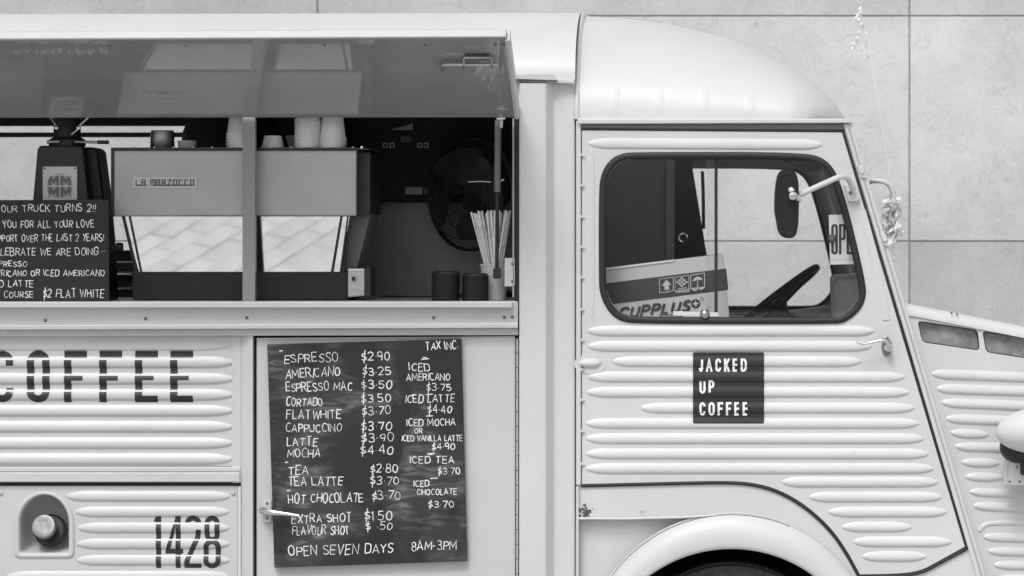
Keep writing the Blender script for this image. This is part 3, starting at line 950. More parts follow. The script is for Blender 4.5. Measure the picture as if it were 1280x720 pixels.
# prop strut with its bracket and wing nut
strut = tube('hatch_strut', [P(622.5, 150, .02), P(621.6, 240, .015)], .0105, M['grey'], van, n=12)
tube('strut_rod', [P(621.6, 238, .015), P(621.2, 338, .01)], .006, M['black'], strut, n=10)
plate('strut_foot', flat(.01), rrect(616.5, 335, 626.5, 348.5, 2.5), M['black'], strut, thick=.02, off=.01, bevel=.003)
br = plate('hatch_bracket', flat(-.04), [(624, 131), (627.5, 131), (629, 146), (628, 160), (625, 160), (624, 146)], M['white'], van, thick=.006, bevel=.001)
tube('wing_nut', [P(621, 148.5, -.05), P(631.5, 147.5, -.05)], .0052, M['chrome'], br, n=8)

# ---- kitchen shell
kx0, kx1 = X(-420), X(652)
KZ0, KZ1 = Z(890), Z(119)
plate('bay_floor', F0, rect(-420, 895, 720, 905), M['side'], van, thick=1.85, off=-.03, bevel=0)
V, F = box(kx0, kx1, 0.04, 1.84, KZ1, KZ1 + .02)
mesh('bay_ceiling', V, F, M['side'], van)
V, F = box(X(-425), X(-420), 0.0, 1.86, Z(900), Z(98))
mesh('rear_wall', V, F, M['white'], van)
V, F = box(X(652), X(656), 0.05, 1.84, Z(895), Z(100))
mesh('bulkhead', V, F, M['side'], van)
FY = 1.85
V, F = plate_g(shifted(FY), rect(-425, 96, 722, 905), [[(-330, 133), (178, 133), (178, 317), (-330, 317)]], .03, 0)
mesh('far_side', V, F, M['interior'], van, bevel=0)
fb = flat(1.80)
plate('far_window_rail', fb, rect(-330, 165.5, 286, 171.5), M['black'], van, thick=.02)
plate('far_top_rail', fb, rect(-330, 140, 286, 156.5), M['interior'], van, thick=.02, off=-.03)
plate('far_sill', flat(1.2), rect(-200, 328, 240, 342), M['black'], van, thick=.4)
tube('sill_tube', [P(-200, 343, 1.1), P(240, 343, 1.1)], .009, M['chrome'], van, n=10)
tube('sill_tube', [P(-200, 361.5, 1.0), P(240, 361.5, 1.0)], .008, M['chrome'], van, n=10)
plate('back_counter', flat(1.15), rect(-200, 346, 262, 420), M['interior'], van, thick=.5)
V, F = lathe_g([(.42, Z(420)), (.42, P(0, 253, .85).z), (.40, P(0, 252, .85).z), (0, P(0, 252, .85).z)], 40, Matrix.Translation(Vector((X(585, 1.25), 1.27, 0))), 185, 355)
mesh('curved_panel', V, F, M['kitchen'], van, auto=30)
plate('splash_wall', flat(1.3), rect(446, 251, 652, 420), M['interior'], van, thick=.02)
# dark rack of switches
rk = plate('switch_rack', flat(.82), rect(440, 120, 640, 251.5), M['blackmatt'], van, thick=.05, bevel=.003)
rf = flat(.815)
plate('printed_wedge', rf, [(488, 162.2), (516, 154.5), (516, 162.6)], M['lightgrey'], rk, thick=.002, bevel=0)
plate('rack_display', rf, rrect(501, 170.5, 513.5, 178, 1), M['grey'], rk, thick=.003, bevel=0)
for x in (481.5, 490, 524.5, 532.7):
    V, F = plate_g(rf, rect(x - 3.2, 178.5, x + 3.2, 184.8), [rect(x - 1.6, 180.2, x + 1.6, 183.2)], .004, .001)
    mesh('rack_switch', V, F, M['lightgrey'], rk)
plate('rack_label', rf, rect(506.5, 234, 528, 243), M['lightgrey'], rk, thick=.002, bevel=0)
plate('rack_label', rf, rect(530, 234.5, 534, 242.5), M['grey'], rk, thick=.002, bevel=0)
plate('rack_edge', flat(.9), rect(463, 190, 465, 255), M['grey'], rk, thick=.02, bevel=0)
# low cabinet front below the counter, never seen but closing the bay
V, F = box(kx0, X(641), .64, .66, Z(890), Z(384))
mesh('under_counter', V, F, M['side'], van)
plate('corner_bracket', flat(.0), rrect(630.5, 322.5, 643, 358, 1.5), M['white'], van, thick=.012, off=-.012, bevel=.002)
for yy in (330, 352): screw(flat(0), 640, yy, .004, M['grey'], van, off=-.012, name='bracket_screw')

# ---- cab flank
door_out = [(727.5, 163), (1052.5, 165.5)]
door_out += [(1206.5, 683)]
door_out += chaikin([(1206.5, 683), (1176, 700), (1150, 714), (1120, 717.5), (1075, 718)], 2, False)[1:]
arcp = chaikin([(1075, 718), (1060, 690), (1040, 661), (1010, 633), (975, 612), (940, 602.8), (910, 601), (870, 601.5), (727.5, 605)], 2, False)
door_out += arcp[1:]
win = chaikin([(801, 191), (1004, 191), (1036, 200), (1052, 232), (1079, 340), (1084, 378), (1060, 403), (1038, 404.5), (800, 404.5), (768, 400), (750, 372), (749, 338), (749, 250), (751, 214), (770, 192)], 2)
bd = plate_g(F0, [(721, 151), (1060, 153), (1231, 730), (1236, 900), (1094, 900)] + [(915 + 180 * math.cos(R(a)), 828 + 180 * math.sin(R(a))) for a in range(-2, -91, -4)] + [(721, 648.5)],
             [[(p[0] + (p[0] - 930) * .004, p[1] + (p[1] - 420) * .004) for p in door_out]], .02, -.006)
cab = mesh('cab_side', *bd, M['white'], van, bevel=0.002)
tube('panel_lip', [F0(721, 648, .003), F0(780, 648.3, .004), F0(850, 646.6, .004), F0(890, 644.6, .0), F0(915, 644, -.004)], .0042, M['white'], cab, n=8)
plate('sill_panel', F0, [(721, 640), (900, 640), (900, 655), (790, 720), (750, 800), (745, 900), (721, 900)], M['white'], van, thick=.01, off=-.034, bevel=0)
door = plate('cab_door', F0, door_out, M['white'], van, holes=[win], thick=0.03, off=0, bevel=0.0025)
V, F = plate_g(F0, [(p[0] + (p[0] - 930) * .006, p[1] + (p[1] - 420) * .006) for p in door_out], [[(p[0] - (p[0] - 930) * .03, p[1] - (p[1] - 420) * .03) for p in door_out]], .006, -.010)
mesh('door_gap', V, F, M['rubber'], van)
edge = [(727.5, 161.2), (1053.5, 163.6), (1131, 425), (1207.5, 682.5), (1208.8, 684.8)] + [(x + .5, y + 2) for x, y in chaikin([(1208, 684), (1176, 701), (1150, 715), (1120, 718.5), (1071.5, 719)], 2, False)[1:]]
bead('door_seal', F0, edge, 2.1, .006, M['rubber'], door, closed=False, base=-.003)
bead('door_seal', F0, [(1074, 720)] + [(x - 1.2, y + 2.2) for x, y in arcp[:]], 2.3, .005, M['rubber'], door, closed=False, base=-.003)
DR = [(734, 1093, 413.5), (734, 1090, 432.5), (765, 1077, 451.7), (734, 1131, 471), (733, 1137, 490), (800, 1143, 509.8), (732, 1149, 529), (732, 1155, 548), (732, 1161, 567), (732, 1167, 585.5), (977, 1173, 602.3), (1011, 1178, 621), (1035, 1184, 639.7), (1052, 1140, 658.5), (1066, 1190, 677), (1077, 1158, 695.3)]
for a, b, c in DR: rib(F0, a, b, c, M['white'], door, hw=7.0)
rib(F0, 735, 1028, 179, M['white'], door, hw=7.2, yc1=180.5, H=.006)
rib(F0, 186, 400, 738.5, M['white'], door, hw=5.2, vertical=True, H=.003)
V, F = bead_g(F0, [(1079, 262), (1089, 305), (1098, 345), (1104, 374), (1108, 400)], 5.5, .0028, closed=False, n=9)
mesh('rib', V, F, M['white'], door, smooth=True)
hb = plate('hinge_boss', F0, ell(738, 455, 20.5, 12.5, 28), M['white'], door, thick=.004, off=.002, bevel=.001)
V, F = rib_g(F0, 722, 752, 453, 453, hw=6.4, H=.014, T=10)
mesh('hinge_pin', V, F, M['white'], hb, smooth=True)
screw(F0, 728, 459, .004, M['grey'], hb, off=.006)
# window rubber and panes
sealp = chaikin([(801, 194.3), (1003, 194.3), (1033, 203), (1049, 234), (1075.5, 341), (1080, 376), (1057, 399.5), (1037, 401), (801, 401), (771, 397), (753.5, 370), (752.8, 338), (752.8, 250), (754.5, 217), (773, 195.8)], 3)
seal = bead('window_seal', F0, sealp, 4.6, .010, M['rubber'], door, base=-.001)
inner = [(x + (913 - x) * .022, y + (298 - y) * .036) for x, y in sealp]
bead('seal_strip', F0, inner, .8, .003, M['grey'], seal, base=-.002)
lp_ = [p for p in win]
def clip(poly, lo, hi):
    q = []
    for (x, y) in poly: q.append((min(max(x, lo), hi), y))
    o = []
    for p in q:
        if not o or (abs(p[0] - o[-1][0]) + abs(p[1] - o[-1][1])) > .05: o.append(p)
    return o
plate('window_glass', F0, clip(win, 740, 893), M['glass'], door, thick=.004, off=-.018, bevel=0)
plate('window_glass', F0, clip(win, 884, 1090), M['glass'], door, thick=.004, off=-.026, bevel=0)
plate('pane_rail', F0, rect(893.2, 197, 897.2, 398), M['rubber'], door, thick=.016, off=-.012, bevel=.001)
plate('pane_rail', F0, rect(882.5, 197, 885.5, 398), M['glass'], door, thick=.003, off=-.015, bevel=0)
wc = plate('window_catch', F0, [(841.5, 389), (898, 390.5), (898, 396), (841.5, 394.5)], M['roof'], door, thick=.006, off=.002, bevel=.001)
screw(F0, 881, 392.5, .016, M['steel'], wc, off=.002, h=.018, name='catch_knob')
# handle
hd = plate('handle_plate', F0, ell(1108, 433, 6.0, 12, 24), M['capsteel'], door, thick=.006, off=.006, bevel=.002)
tube('handle', [F0(1110, 436, .004), F0(1111, 433, .03), F0(1110.5, 428, .042), F0(1106, 425.3, .046), F0(1098, 425.2, .046), F0(1086, 428, .048), F0(1078, 429.6, .050), F0(1073, 428.6, .051), F0(1069, 426.6, .052)], [.009, .0095, .008, .0062, .005, .0044, .004, .003, .002], M['chrome'], hd, n=12)
screw(F0, 1106, 421.5, .006, M['chrome'], hd, off=.008, h=.012, name='lock_pin')
lathe('handle_hub', [(0, .034), (.008, .034), (.011, .03), (.012, .0), (0, 0)], M['chrome'], hd, mtx=axis_mtx(F0(1109, 434.5, .004), (0.1, -1, 0)))
# rust and paint chips
rust = []
for i in range(46):
    if i < 34: x, y = 731 + random.gauss(0, 4.6), 638 + random.gauss(0, 2.8)
    else: x, y = random.choice(((804, 640), (1016, 632), (1035, 622), (958, 591), (922, 553), (1046, 627), (1001, 608), (803, 640)))[:2]; x += random.gauss(0, 1.5); y += random.gauss(0, .8)
    x = max(x, 724)
    r = random.uniform(.7, 2.6) if i < 34 else random.uniform(.4, .9)
    k = random.randint(5, 8)
    rust.append(([F0(x + r * random.uniform(.5, 1.3) * math.cos(2 * PI * j / k), y + r * random.uniform(.4, 1.1) * math.sin(2 * PI * j / k), -.0054 + i * .00003 if i < 36 else .0004 + i * .00003) for j in range(k)], [tuple(range(k))]))
tag(mesh('rust_flecks', *join(*rust), M['rust'], cab), kind='stuff')
# sticker over the ribs
dc = [c for _, _, c in DR]
h_d = ribs_height(dc, 7.0)
def stick_surf(x, y, off=0.0): return F0(x, y, h_d(y) * .55 + .0040 + off)
V, F = [], []
ys = np.arange(440.4, 529.2, .8)
for y in ys:
    e = min(y - 440.2, 529.4 - y); ins = 2.2 - math.sqrt(max(0, 2.2 ** 2 - (2.2 - min(e, 2.2)) ** 2))
    V += [stick_surf(866.2 + ins, y, .0), stick_surf(955 - ins, y, .0)]
for i in range(len(ys) - 1): F.append((2 * i, 2 * i + 1, 2 * i + 3, 2 * i + 2))
st = mesh('name_sign', V, F, M['vinyl'], door, smooth=True)
for s_, x0, x1, yb_ in (('JACKED', 873.5, 933.5, 464.6), ('UP', 874.3, 893, 491.8), ('COFFEE', 874.3, 935, 519.2)):
    for stq in [None]:
        lay = []
        ws = [GL[c][0] for c in s_]
        strokes = layout(s_, x0, x1, yb_, 16.6, hand=False, gap=.26, inset=1.35)
        Q = quads_of([ext(t, 1.3) if (len(t) < 4 and s_ ) else t for t in strokes], 2.7)
        V, F = scan_g(Q, lambda x, y: stick_surf(x, y, .0007), (), .25)
        mesh('sign_lettering', V, F, M['paper'], st)

# ---- front wing arch and wheel
V, F = [], []
pf = [(0, -.006), (.0, .002), (.06, .012), (.18, .022), (.34, .032), (.52, .038), (.72, .040), (.88, .039), (.96, .037), (1.0, .032), (1.01, .02), (1.01, -.05)]
A = list(range(-186, 8, 3))
for a in A:
    ox, oy = 915 + 185.5 * math.cos(R(a)), 828 + 185.5 * math.sin(R(a))
    ix, iy = 914 + 172 * math.cos(R(a)), 857 + 172 * math.sin(R(a))
    for s_, h in pf: V.append(F0(ox + (ix - ox) * s_, oy + (iy - oy) * s_, h))
k = len(pf)
for i in range(len(A) - 1):
    for j in range(k - 1): F.append((i * k + j, i * k + j + 1, (i + 1) * k + j + 1, (i + 1) * k + j))
arch = mesh('wheel_arch', V, F, M['white'], van, smooth=True)
tube('arch_edge', [F0(915 + 186.5 * math.cos(R(a)), 828 + 186.5 * math.sin(R(a)), -.001) for a in range(-150, -30, 3)], .0026, M['white'], arch, n=6)
bead('arch_gap', F0, [(915 + 184.6 * math.cos(R(a)), 828 + 184.6 * math.sin(R(a))) for a in range(-148, -64, 3)], .5, .002, M['rubber'], arch, closed=False, base=.0045)
V, F = [], []
for a in range(-190, 12, 6):
    for y in (-.0, .5):
        V.append((X(914) + 0.445 * math.cos(R(a)), y + .01, Z(857) - 0.445 * math.sin(R(a))))
for i in range(len(V) // 2 - 1): F.append((2 * i, 2 * i + 1, 2 * i + 3, 2 * i + 2))
mesh('wheel_housing', V, F, M['blackmatt'], van)
plate('housing_back', flat(.5), rect(690, 600, 1160, 1050), M['blackmatt'], van, thick=.01)
wheel = bpy.data.objects.new('wheel', None); link(wheel, van); 
ty = lathe('tyre', [(.215, -.07), (.25, -.085), (.30, -.09), (.33, -.078), (.342, -.06), (.345, 0), (.342, .06), (.33, .078), (.25, .085), (.215, .07)], M['tyre'], wheel, n=64, mtx=axis_mtx((X(914), .12, Z(846)), (0, -1, 0)), auto=60)
tb = []
mt = axis_mtx((X(914), .12, Z(846)), (0, -1, 0))
for i in range(90):
    for side in (-1, 1):
        for row in (0, 1):
            a = 2 * PI * (i + .5 * row) / 90
            rr = .344 if row == 0 else .336
            z0_, z1_ = ((.004, .04) if row == 0 else (.044, .078))
            vs = []
            for r_ in (rr - .01, rr + .006):
                for t_ in (-.011, .011):
                    for z_ in (z0_ * side, z1_ * side):
                        vs.append(mt @ Vector(((r_) * math.cos(a) - t_ * math.sin(a), r_ * math.sin(a) + t_ * math.cos(a), z_)))
            tb.append((vs, [(0, 1, 3, 2), (4, 6, 7, 5), (0, 4, 5, 1), (2, 3, 7, 6), (0, 2, 6, 4), (1, 5, 7, 3)]))
tr = mesh('tread', *join(*tb), M['tyre'], wheel); tag(tr, kind='stuff')
lathe('rim', [(0, .03), (.06, .045), (.08, .03), (.16, .035), (.2, .05), (.218, .06), (.218, -.05)], M['white'], wheel, n=48, mtx=mt)

# ---- front pillar
pill = plate('front_pillar', F0, [(1054, 154.5), (1064.5, 154.5), (1070, 172), (1238, 740), (1240, 900), (1229, 900), (1226, 740)], M['white'], van, thick=.05, off=.004, bevel=.0045, seg=3)
bead('pillar_trim', F0, [(1061, 160), (1229.5, 728)], 1.3, .004, M['lightgrey'], pill, closed=False, base=.0035)
for px, py in ((1075.5, 215), (1104, 300)):
    hg = plate('pillar_hinge', F0, [(px - 4, py - 9), (px + 3, py - 7), (px + 8, py + 8), (px + 1, py + 7)], M['white'], pill, thick=.008, off=.012, bevel=.002)
    screw(F0, px + 2.5, py + 1, .006, M['chrome'], hg, off=.012, h=.006)
V = [shifted(.03)(1062, 158), shifted(.03)(1232, 735), shifted(1.8)(1232, 735), shifted(1.8)(1062, 158), shifted(.9)(1078, 152), shifted(.9)(1250, 735)]
V = [F0(1058, 160, -.04), F0(1128, 395, -.04), shifted(1.8)(1128, 395), shifted(1.8)(1058, 160)]
mesh('windscreen', V, [(0, 1, 2, 3)], M['screen'], van)
V = [F0(1128, 395, -.04), F0(1224, 720, -.04), F0(1224, 900, -.04), shifted(1.8)(1224, 900), shifted(1.8)(1224, 720), shifted(1.8)(1128, 395)]
mesh('scuttle', V, [(0, 1, 4, 5), (1, 2, 3, 4)], M['white'], van)

V = [shifted(.28)(1061, 176, 0), shifted(.28)(1120, 378), shifted(1.74)(1120, 378), shifted(1.74)(1061, 176)]
V = [v + Vector((dx, 0, 0)) for dx in (-.012, -.02) for v in V]
mesh('screen_dark_sheet', V, [(0, 1, 2, 3), (4, 7, 6, 5), (0, 4, 5, 1), (1, 5, 6, 2), (2, 6, 7, 3), (3, 7, 4, 0)], M['cabdark'], van)  # added grey sheet, darkens the windscreen in place of its glancing reflection

# ---- far side of the cab, seen through the windows
farwin = [(x + (930 - x) * .035, y + (298 - y) * .03) for x, y in win]
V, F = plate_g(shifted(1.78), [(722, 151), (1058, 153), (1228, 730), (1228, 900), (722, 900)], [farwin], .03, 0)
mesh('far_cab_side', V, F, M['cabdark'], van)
bead('far_window_seal', shifted(1.775), farwin, 2.6, .008, M['black'], van)
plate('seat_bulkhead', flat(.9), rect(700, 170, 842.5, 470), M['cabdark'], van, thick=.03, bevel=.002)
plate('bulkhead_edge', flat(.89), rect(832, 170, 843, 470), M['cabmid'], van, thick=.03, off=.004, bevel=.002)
ck = plate('locker_side', flat(1.25), [(840, 170), (862, 170), (866, 212), (884, 322), (884, 330), (840, 345)], M['interior'], van, thick=.3, bevel=.002)
tube('locker_knob', [P(854 + 5.2 * math.cos(t), 297 + 5.2 * math.sin(t), 1.23) for t in np.linspace(0, 2 * PI, 20)[:-1]], .0035, M['chrome'], ck, n=6, closed=True)
lathe('knob_cap', [(0, .02), (.01, .018), (.012, 0)], M['black'], ck, mtx=axis_mtx(P(854, 297, 1.24), (0, -1, 0)), n=16)
tube('hanging_strap', [P(878, 214, 1.3), P(879, 240, 1.3), P(879.5, 286, 1.3)], .006, M['black'], van, n=8)
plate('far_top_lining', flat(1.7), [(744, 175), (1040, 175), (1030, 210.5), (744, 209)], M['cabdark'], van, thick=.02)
plate('sun_visor', flat(1.2), [(973, 198), (1022, 198), (1027, 213), (1006, 215)], M['grey'], van, thick=.01, bevel=.002)
dp = plate('dash_pod', flat(.5), rrect(1040, 343, 1083, 402, 7), M['cabmid'], van, thick=.14, bevel=.012, seg=4)
bead('pod_trim', flat(.49), [(1040, 390), (1040, 352), (1044, 345), (1074, 342)], .9, .004, M['lightgrey'], dp, closed=False)
plate('dashboard', flat(.55), [(1000, 398), (1090, 386), (1130, 420), (1130, 520), (1000, 520)], M['cabdark'], van, thick=1.1)
tube('sill_tray', [P(905, 396, 1.5), P(1040, 392, 1.5)], .012, M['black'], van)
# steering wheel
swc = P(966, 377, 1.30)
e1 = Vector((math.cos(R(38)), 0, math.sin(R(38)))); e2 = Vector((.10, 1, -.04)).normalized()
swp = [swc + e1 * .195 * math.cos(t) + e2 * .20 * math.sin(t) for t in np.linspace(0, 2 * PI, 49)[:-1]]
sw = tube('steering_wheel', swp, .013, M['black'], van, n=12, closed=True)
ndir = e1.cross(e2).normalized()
if ndir.z > 0: ndir = -ndir
hubp = swc + ndir * .03
tube('column', [hubp, hubp + ndir * .5 + Vector((.1, 0, 0))], .02, M['black'], sw)
for a in (0.5, 2.6, 4.7):
    tube('spoke', [hubp, swc + e1 * .2 * math.cos(a) + e2 * .2 * math.sin(a)], .008, M['black'], sw, n=8)
lathe('horn_boss', [(0, .03), (.03, .026), (.04, 0), (.02, -.03)], M['black'], sw, mtx=axis_mtx(hubp, -ndir))
plate('seat_back', flat(1.1), rect(905, 398, 960, 520), M['cabdark'], van, thick=.4, bevel=.02)
plate('cab_floor', F0, rect(722, 895, 1224, 905), M['side'], van, thick=1.75, off=-.03, bevel=0)

# ---- bonnet
BS = slant(.035, .13, X(1140))
def pillx(y): return 1064.5 + (y - 153) * .2957 - 5
bon_out = [(pillx(391), 391), (1200, 404.4), (1280, 420.5), (1340, 433), (1420, 456), (1420, 900), (1228, 900), (pillx(720), 720)]
v1 = chaikin([(1148, 401.5), (1221, 412.8), (1224, 437.5), (1154, 427.3)], 1) 
def rq(p, r=.16):
    o = []
    n = len(p)
    for i in range(n):
        a, b, c = p[i - 1], p[i], p[(i + 1) % n]
        la = math.hypot(a[0] - b[0], a[1] - b[1]); lc_ = math.hypot(c[0] - b[0], c[1] - b[1]); rad = 5.5
        p0 = (b[0] + (a[0] - b[0]) / la * rad, b[1] + (a[1] - b[1]) / la * rad)
        p2 = (b[0] + (c[0] - b[0]) / lc_ * rad, b[1] + (c[1] - b[1]) / lc_ * rad)
        for t in (0, .25, .5, .75, 1):
            o.append(((1 - t) ** 2 * p0[0] + 2 * t * (1 - t) * b[0] + t * t * p2[0], (1 - t) ** 2 * p0[1] + 2 * t * (1 - t) * b[1] + t * t * p2[1]))
    return o
v1 = rq([(1147, 401), (1222, 412.5), (1224.5, 438), (1153, 427.5)])
v2 = rq([(1228, 413.5), (1310, 427), (1310, 452), (1233, 440)])
bside = mesh('bonnet_side', *plate_g(BS, bon_out, [v1, v2], .012, 0), M['white'], van, bevel=.0025)
for v in (v1, v2):
    xs = [p[0] for p in v]; ys_ = [p[1] for p in v]
    cx_, cy_ = sum(xs) / len(xs), sum(ys_) / len(ys_)
    big = [(cx_ + (x - cx_) * 1.06, cy_ + (y - cy_) * 1.15) for x, y in v]
    vt = plate('vent_mesh', BS, big, M['vent'], bside, thick=.004, off=-.018, bevel=0)
    bead('vent_edge', BS, v, .9, .003, M['rubber'], vt, base=-.003)
for (a, b, c0, c1, hw) in ((1164.5, 1330, 467, 473.5, 6.6), (1170.5, 1330, 485.5, 490.5, 6.6), (1177, 1300, 503, 508, 6.4), (1182, 1290, 523, 527, 6.4), (1188, 1236, 540.7, 543, 6.2), (1193.6, 1290, 557.8, 560.5, 6.2), (1201.5, 1249.5, 577.6, 578.6, 6), (1206, 1254, 595.6, 596.4, 6), (1211.5, 1330, 614.5, 619, 5.8), (1216, 1330, 632, 637, 6), (1229, 1330, 671, 673.5, 6), (1235, 1330, 688.7, 690.5, 6), (1242, 1330, 706, 707.5, 6), (1247, 1330, 723, 724, 6)):
    rib(BS, a, b, c0, M['white'], bside, yc1=c1, hw=hw, T=20)
V, F = bead_g(BS, chaikin([(1224, 664), (1229, 657), (1240, 653.5), (1290, 654), (1340, 655)], 2, False), 3.0, .004, closed=False, n=7)
mesh('rib', V, F, M['white'], bside, smooth=True)
# bonnet top
base_pts = [(pillx(380) - 4, 391.5), (1140, 393.2), (1170, 399), (1200, 405), (1240, 413), (1280, 421), (1340, 433.5), (1420, 457)]
sec = [(-.006, -.004), (-.006, .010), (.004, .022), (.018, .028), (.05, .032), (.12, .026), (.25, .0), (.6, -.06), (.95, -.09)]
V, F = [], []
for px, py in base_pts:
    p = BS(px, py)
    for dy, dz in sec: V.append(p + Vector((0, dy, dz)))
for i in range(len(base_pts) - 1):
    for j in range(len(sec) - 1): F.append((i * 9 + j, i * 9 + j + 1, (i + 1) * 9 + j + 1, (i + 1) * 9 + j))
mesh('bonnet', V, F, M['roof'], van, smooth=True)
bead('bonnet_seam', BS, [(x, y + .8) for x, y in base_pts[1:]], .45, .001, M['grey'], bside, closed=False, base=.0008)
tube('bonnet_ridge', [BS(x, y - 5.3, .0) + Vector((0, .0, 0)) for x, y in base_pts[1:]], .003, M['roof'], bside, n=6)
for px in (1189, 1196): screw(lambda x, y, off=0: BS(x, y, off), px, 391 + (px - 1189) * .3, .004, M['grey'], bside, off=.004)
V, F = box(X(1420) - .004, X(1420), BS(1420, 500).y, 1.7, Z(900), Z(470))
mesh('nose_panel', V, F, M['white'], van)
# headlamp pod
def ellipsoid(c, r, n=28, m=18, tilt=0.0):
    V, F = [], []
    for i in range(m + 1):
        a = PI * i / m
        for j in range(n):
            b = 2 * PI * j / n
            v = Vector((-math.cos(a) * r[0] * (1.0 if a > PI / 2 else 1), math.sin(a) * math.cos(b) * r[1], math.sin(a) * math.sin(b) * r[2]))
            v.rotate(Matrix.Rotation(tilt, 3, 'Y'))
            V.append(v + Vector(c))
    for i in range(m):
        for j in range(n): F.append((i * n + j, i * n + (j + 1) % n, (i + 1) * n + (j + 1) % n, (i + 1) * n + j))
    return V, F
lamp = mesh('headlamp', *ellipsoid(P(1309, 537, -.10), (.160, .085, .075), tilt=R(-4)), M['roof'], van, smooth=True)
lathe('lamp_glass', [(.0, .03), (.04, .026), (.07, .012), (.078, 0), (.078, -.03)], M['plastic'], lamp, mtx=axis_mtx(P(1350, 535, -.1), (1, 0, 0)))
mesh('lamp_gasket', *ellipsoid(P(1272, 559, -.02), (.056, .06, .05)), M['rubber'], lamp, smooth=True)
io = rrect(1262, 575, 1300, 600, 6)
sg = mesh('signal_bracket', *plate_g(slant(-.03, 0, 0), [(1255.5, 607), (1256, 585), (1258, 576), (1264, 571), (1300, 571), (1300, 607)], [], .05, 0), M['white'], van, bevel=.004)
bead('bracket_rim', slant(-.03, 0, 0), [(1257, 606), (1257.5, 585), (1260, 577), (1265, 573), (1300, 573)], 1.3, .006, M['white'], sg, closed=False)
for x, y in ((1262, 602), (1274.5, 602), (1271, 584)): screw(slant(-.03, 0, 0), x, y, .004, M['grey'], sg, off=.0)
plate('signal_lamp', slant(-.05, 0, 0), rrect(1276, 573, 1310, 594, 2), M['black'], sg, thick=.03, bevel=.003)

# ---- near mirror
mb = plate('mirror_bracket', F0, [(1055, 230), (1067.5, 228.5), (1074.5, 248), (1071, 252), (1060, 251.5)], M['white'], van, thick=.016, off=.018, bevel=.003)
screw(F0, 1062.5, 241, .006, M['grey'], mb, off=.018)
mirror = tube('mirror_arm', [F0(1066, 238, .03), F0(1062, 229, .05), F0(1058.5, 223, .062), F0(1052, 221, .08), F0(1043, 223.5, .09), F0(1015, 236, .115), F0(992, 246.5, .135)], .0088, M['white'], van, n=12)
V, F = plate_g(flat(-.17), chaikin([(974, 212), (990, 211), (998, 220), (999, 250), (998, 285), (994, 297), (983, 298.5), (973, 293), (970, 275), (967.5, 262), (969, 230)], 2), (), .05, .0)
mesh('mirror_pod', V, F, M['gloss'], mirror, bevel=.012, seg=4)
bead('pod_rim', flat(-.172), [(x, y) for x, y in chaikin([(977, 217), (988, 216), (993, 223), (994, 250), (993, 284), (989, 292), (981, 293), (976, 287), (974, 262), (974, 228)], 2)], .8, .003, M['rubber'], mirror)
lathe('ball_joint', [(0, .012), (.012, .01), (.016, 0), (.012, -.014), (0, -.016)], M['chrome'], mirror, mtx=axis_mtx(flat(-.19)(991, 245), (0, -1, 0)))
tube('joint_clamp', [flat(-.165)(988, 236), flat(-.18)(993, 245), flat(-.16)(1000, 250)], .009, M['white'], mirror, n=10)
# far mirror arm
tube('far_mirror_arm', [shifted(1.75)(1118, 222), shifted(1.72)(1130, 216), P(1092, 226, 1.6), P(1104, 226.5, 1.6), P(1112, 231, 1.6), P(1117, 243, 1.6), P(1118, 262, 1.6)], .009, M['white'], van, n=10)

# ============================================================ THINGS ON THE COUNTER
CTZ = Z(376.6)        # counter surface
def at_depth_counter(px, y): return Vector((P(px, 0, y).x, y, CTZ))

# espresso machine
my = 0.07
em = thing('espresso_machine', 'wide grey espresso machine with mirror polished lower panel on the counter', 'espresso machine', at_depth_counter(292, .3))
MF = flat(my)
plate('back_panel', MF, rect(142.6, 188.5, 445.5, 269.6), M['machinepanel'], em, thick=.02, bevel=.001)
V, F = plate_g(MF, [(139, 184.4), (447.5, 184.4), (447.5, 270.6), (139, 270.6)], [rect(142.6, 188.4, 445.6, 269.8)], .03, .006)
V, F = join((V, F))
mesh('panel_frame', V, F, M['black'], em, bevel=.001)
mesh('body', *box(X(146, my), X(450, my), my + .03, my + .50, MF(0, 268).z, MF(0, 190).z), M['interior'], em, bevel=.004)
plate('end_panel', flat(my + .04), [(448, 187), (463, 190), (463, 268), (448, 270)], M['black'], em, thick=.35, off=0, bevel=.004)
tr_ = mesh('cup_tray', *box(X(140, my), X(462, my), my - .004, my + .48, MF(0, 187.4).z, MF(0, 185.4).z), M['black'], em, bevel=.002)
for x in (168, 193, 217, 241, 265, 289, 338, 364, 390, 416, 441):
    lathe('tray_stud', [(0, .007), (.004, .006), (.005, 0)], M['chrome'], tr_, mtx=axis_mtx(MF(x, 186, .0), (0, 0, 1)), n=10)
tube('tray_rail', [P(452, 184.2, my), P(464, 187, my + .1), P(474, 189.5, my + .3)], .004, M['chrome'], tr_, n=8)
# badge
bdg = plate('badge', MF, rect(166.4, 220.8, 247, 235.3), M['card'], em, thick=.002, off=.003, bevel=.0005)
mono = {'L': [[(0, 1), (0, 0), (.7, 0)]], 'A': [[(0, 0), (0, 1), (.6, 1), (.6, 0)], [(0, .5), (.6, .5)]], 'M': [[(0, 0), (0, 1), (.8, 1), (.8, 0)], [(.4, 1), (.4, .3)]],
        'R': [[(0, 0), (0, 1), (.6, 1), (.6, .5), (0, .5)], [(.25, .5), (.7, 0)]], 'Z': [[(0, 1), (.6, 1), (0, 0), (.7, 0)]], 'O': [[(0, 0), (0, 1), (.6, 1), (.6, 0), (0, 0)]],
        'T': [[(0, 1), (.7, 1)], [(.3, 1), (.3, 0), (.7, 0)]], 'C': [[(.6, 1), (0, 1), (0, 0), (.7, 0)]], ' ': []}
x = 170.4; ss = []
for c in 'LA MARZOCCO':
    c2 = c
    w_ = 2.6 if c == ' ' else 5.6
    for s_ in mono[c]: ss.append([(x + u * 6.6, 231.4 - v * 6.4) for u, v in s_])
    x += w_ + 1.5
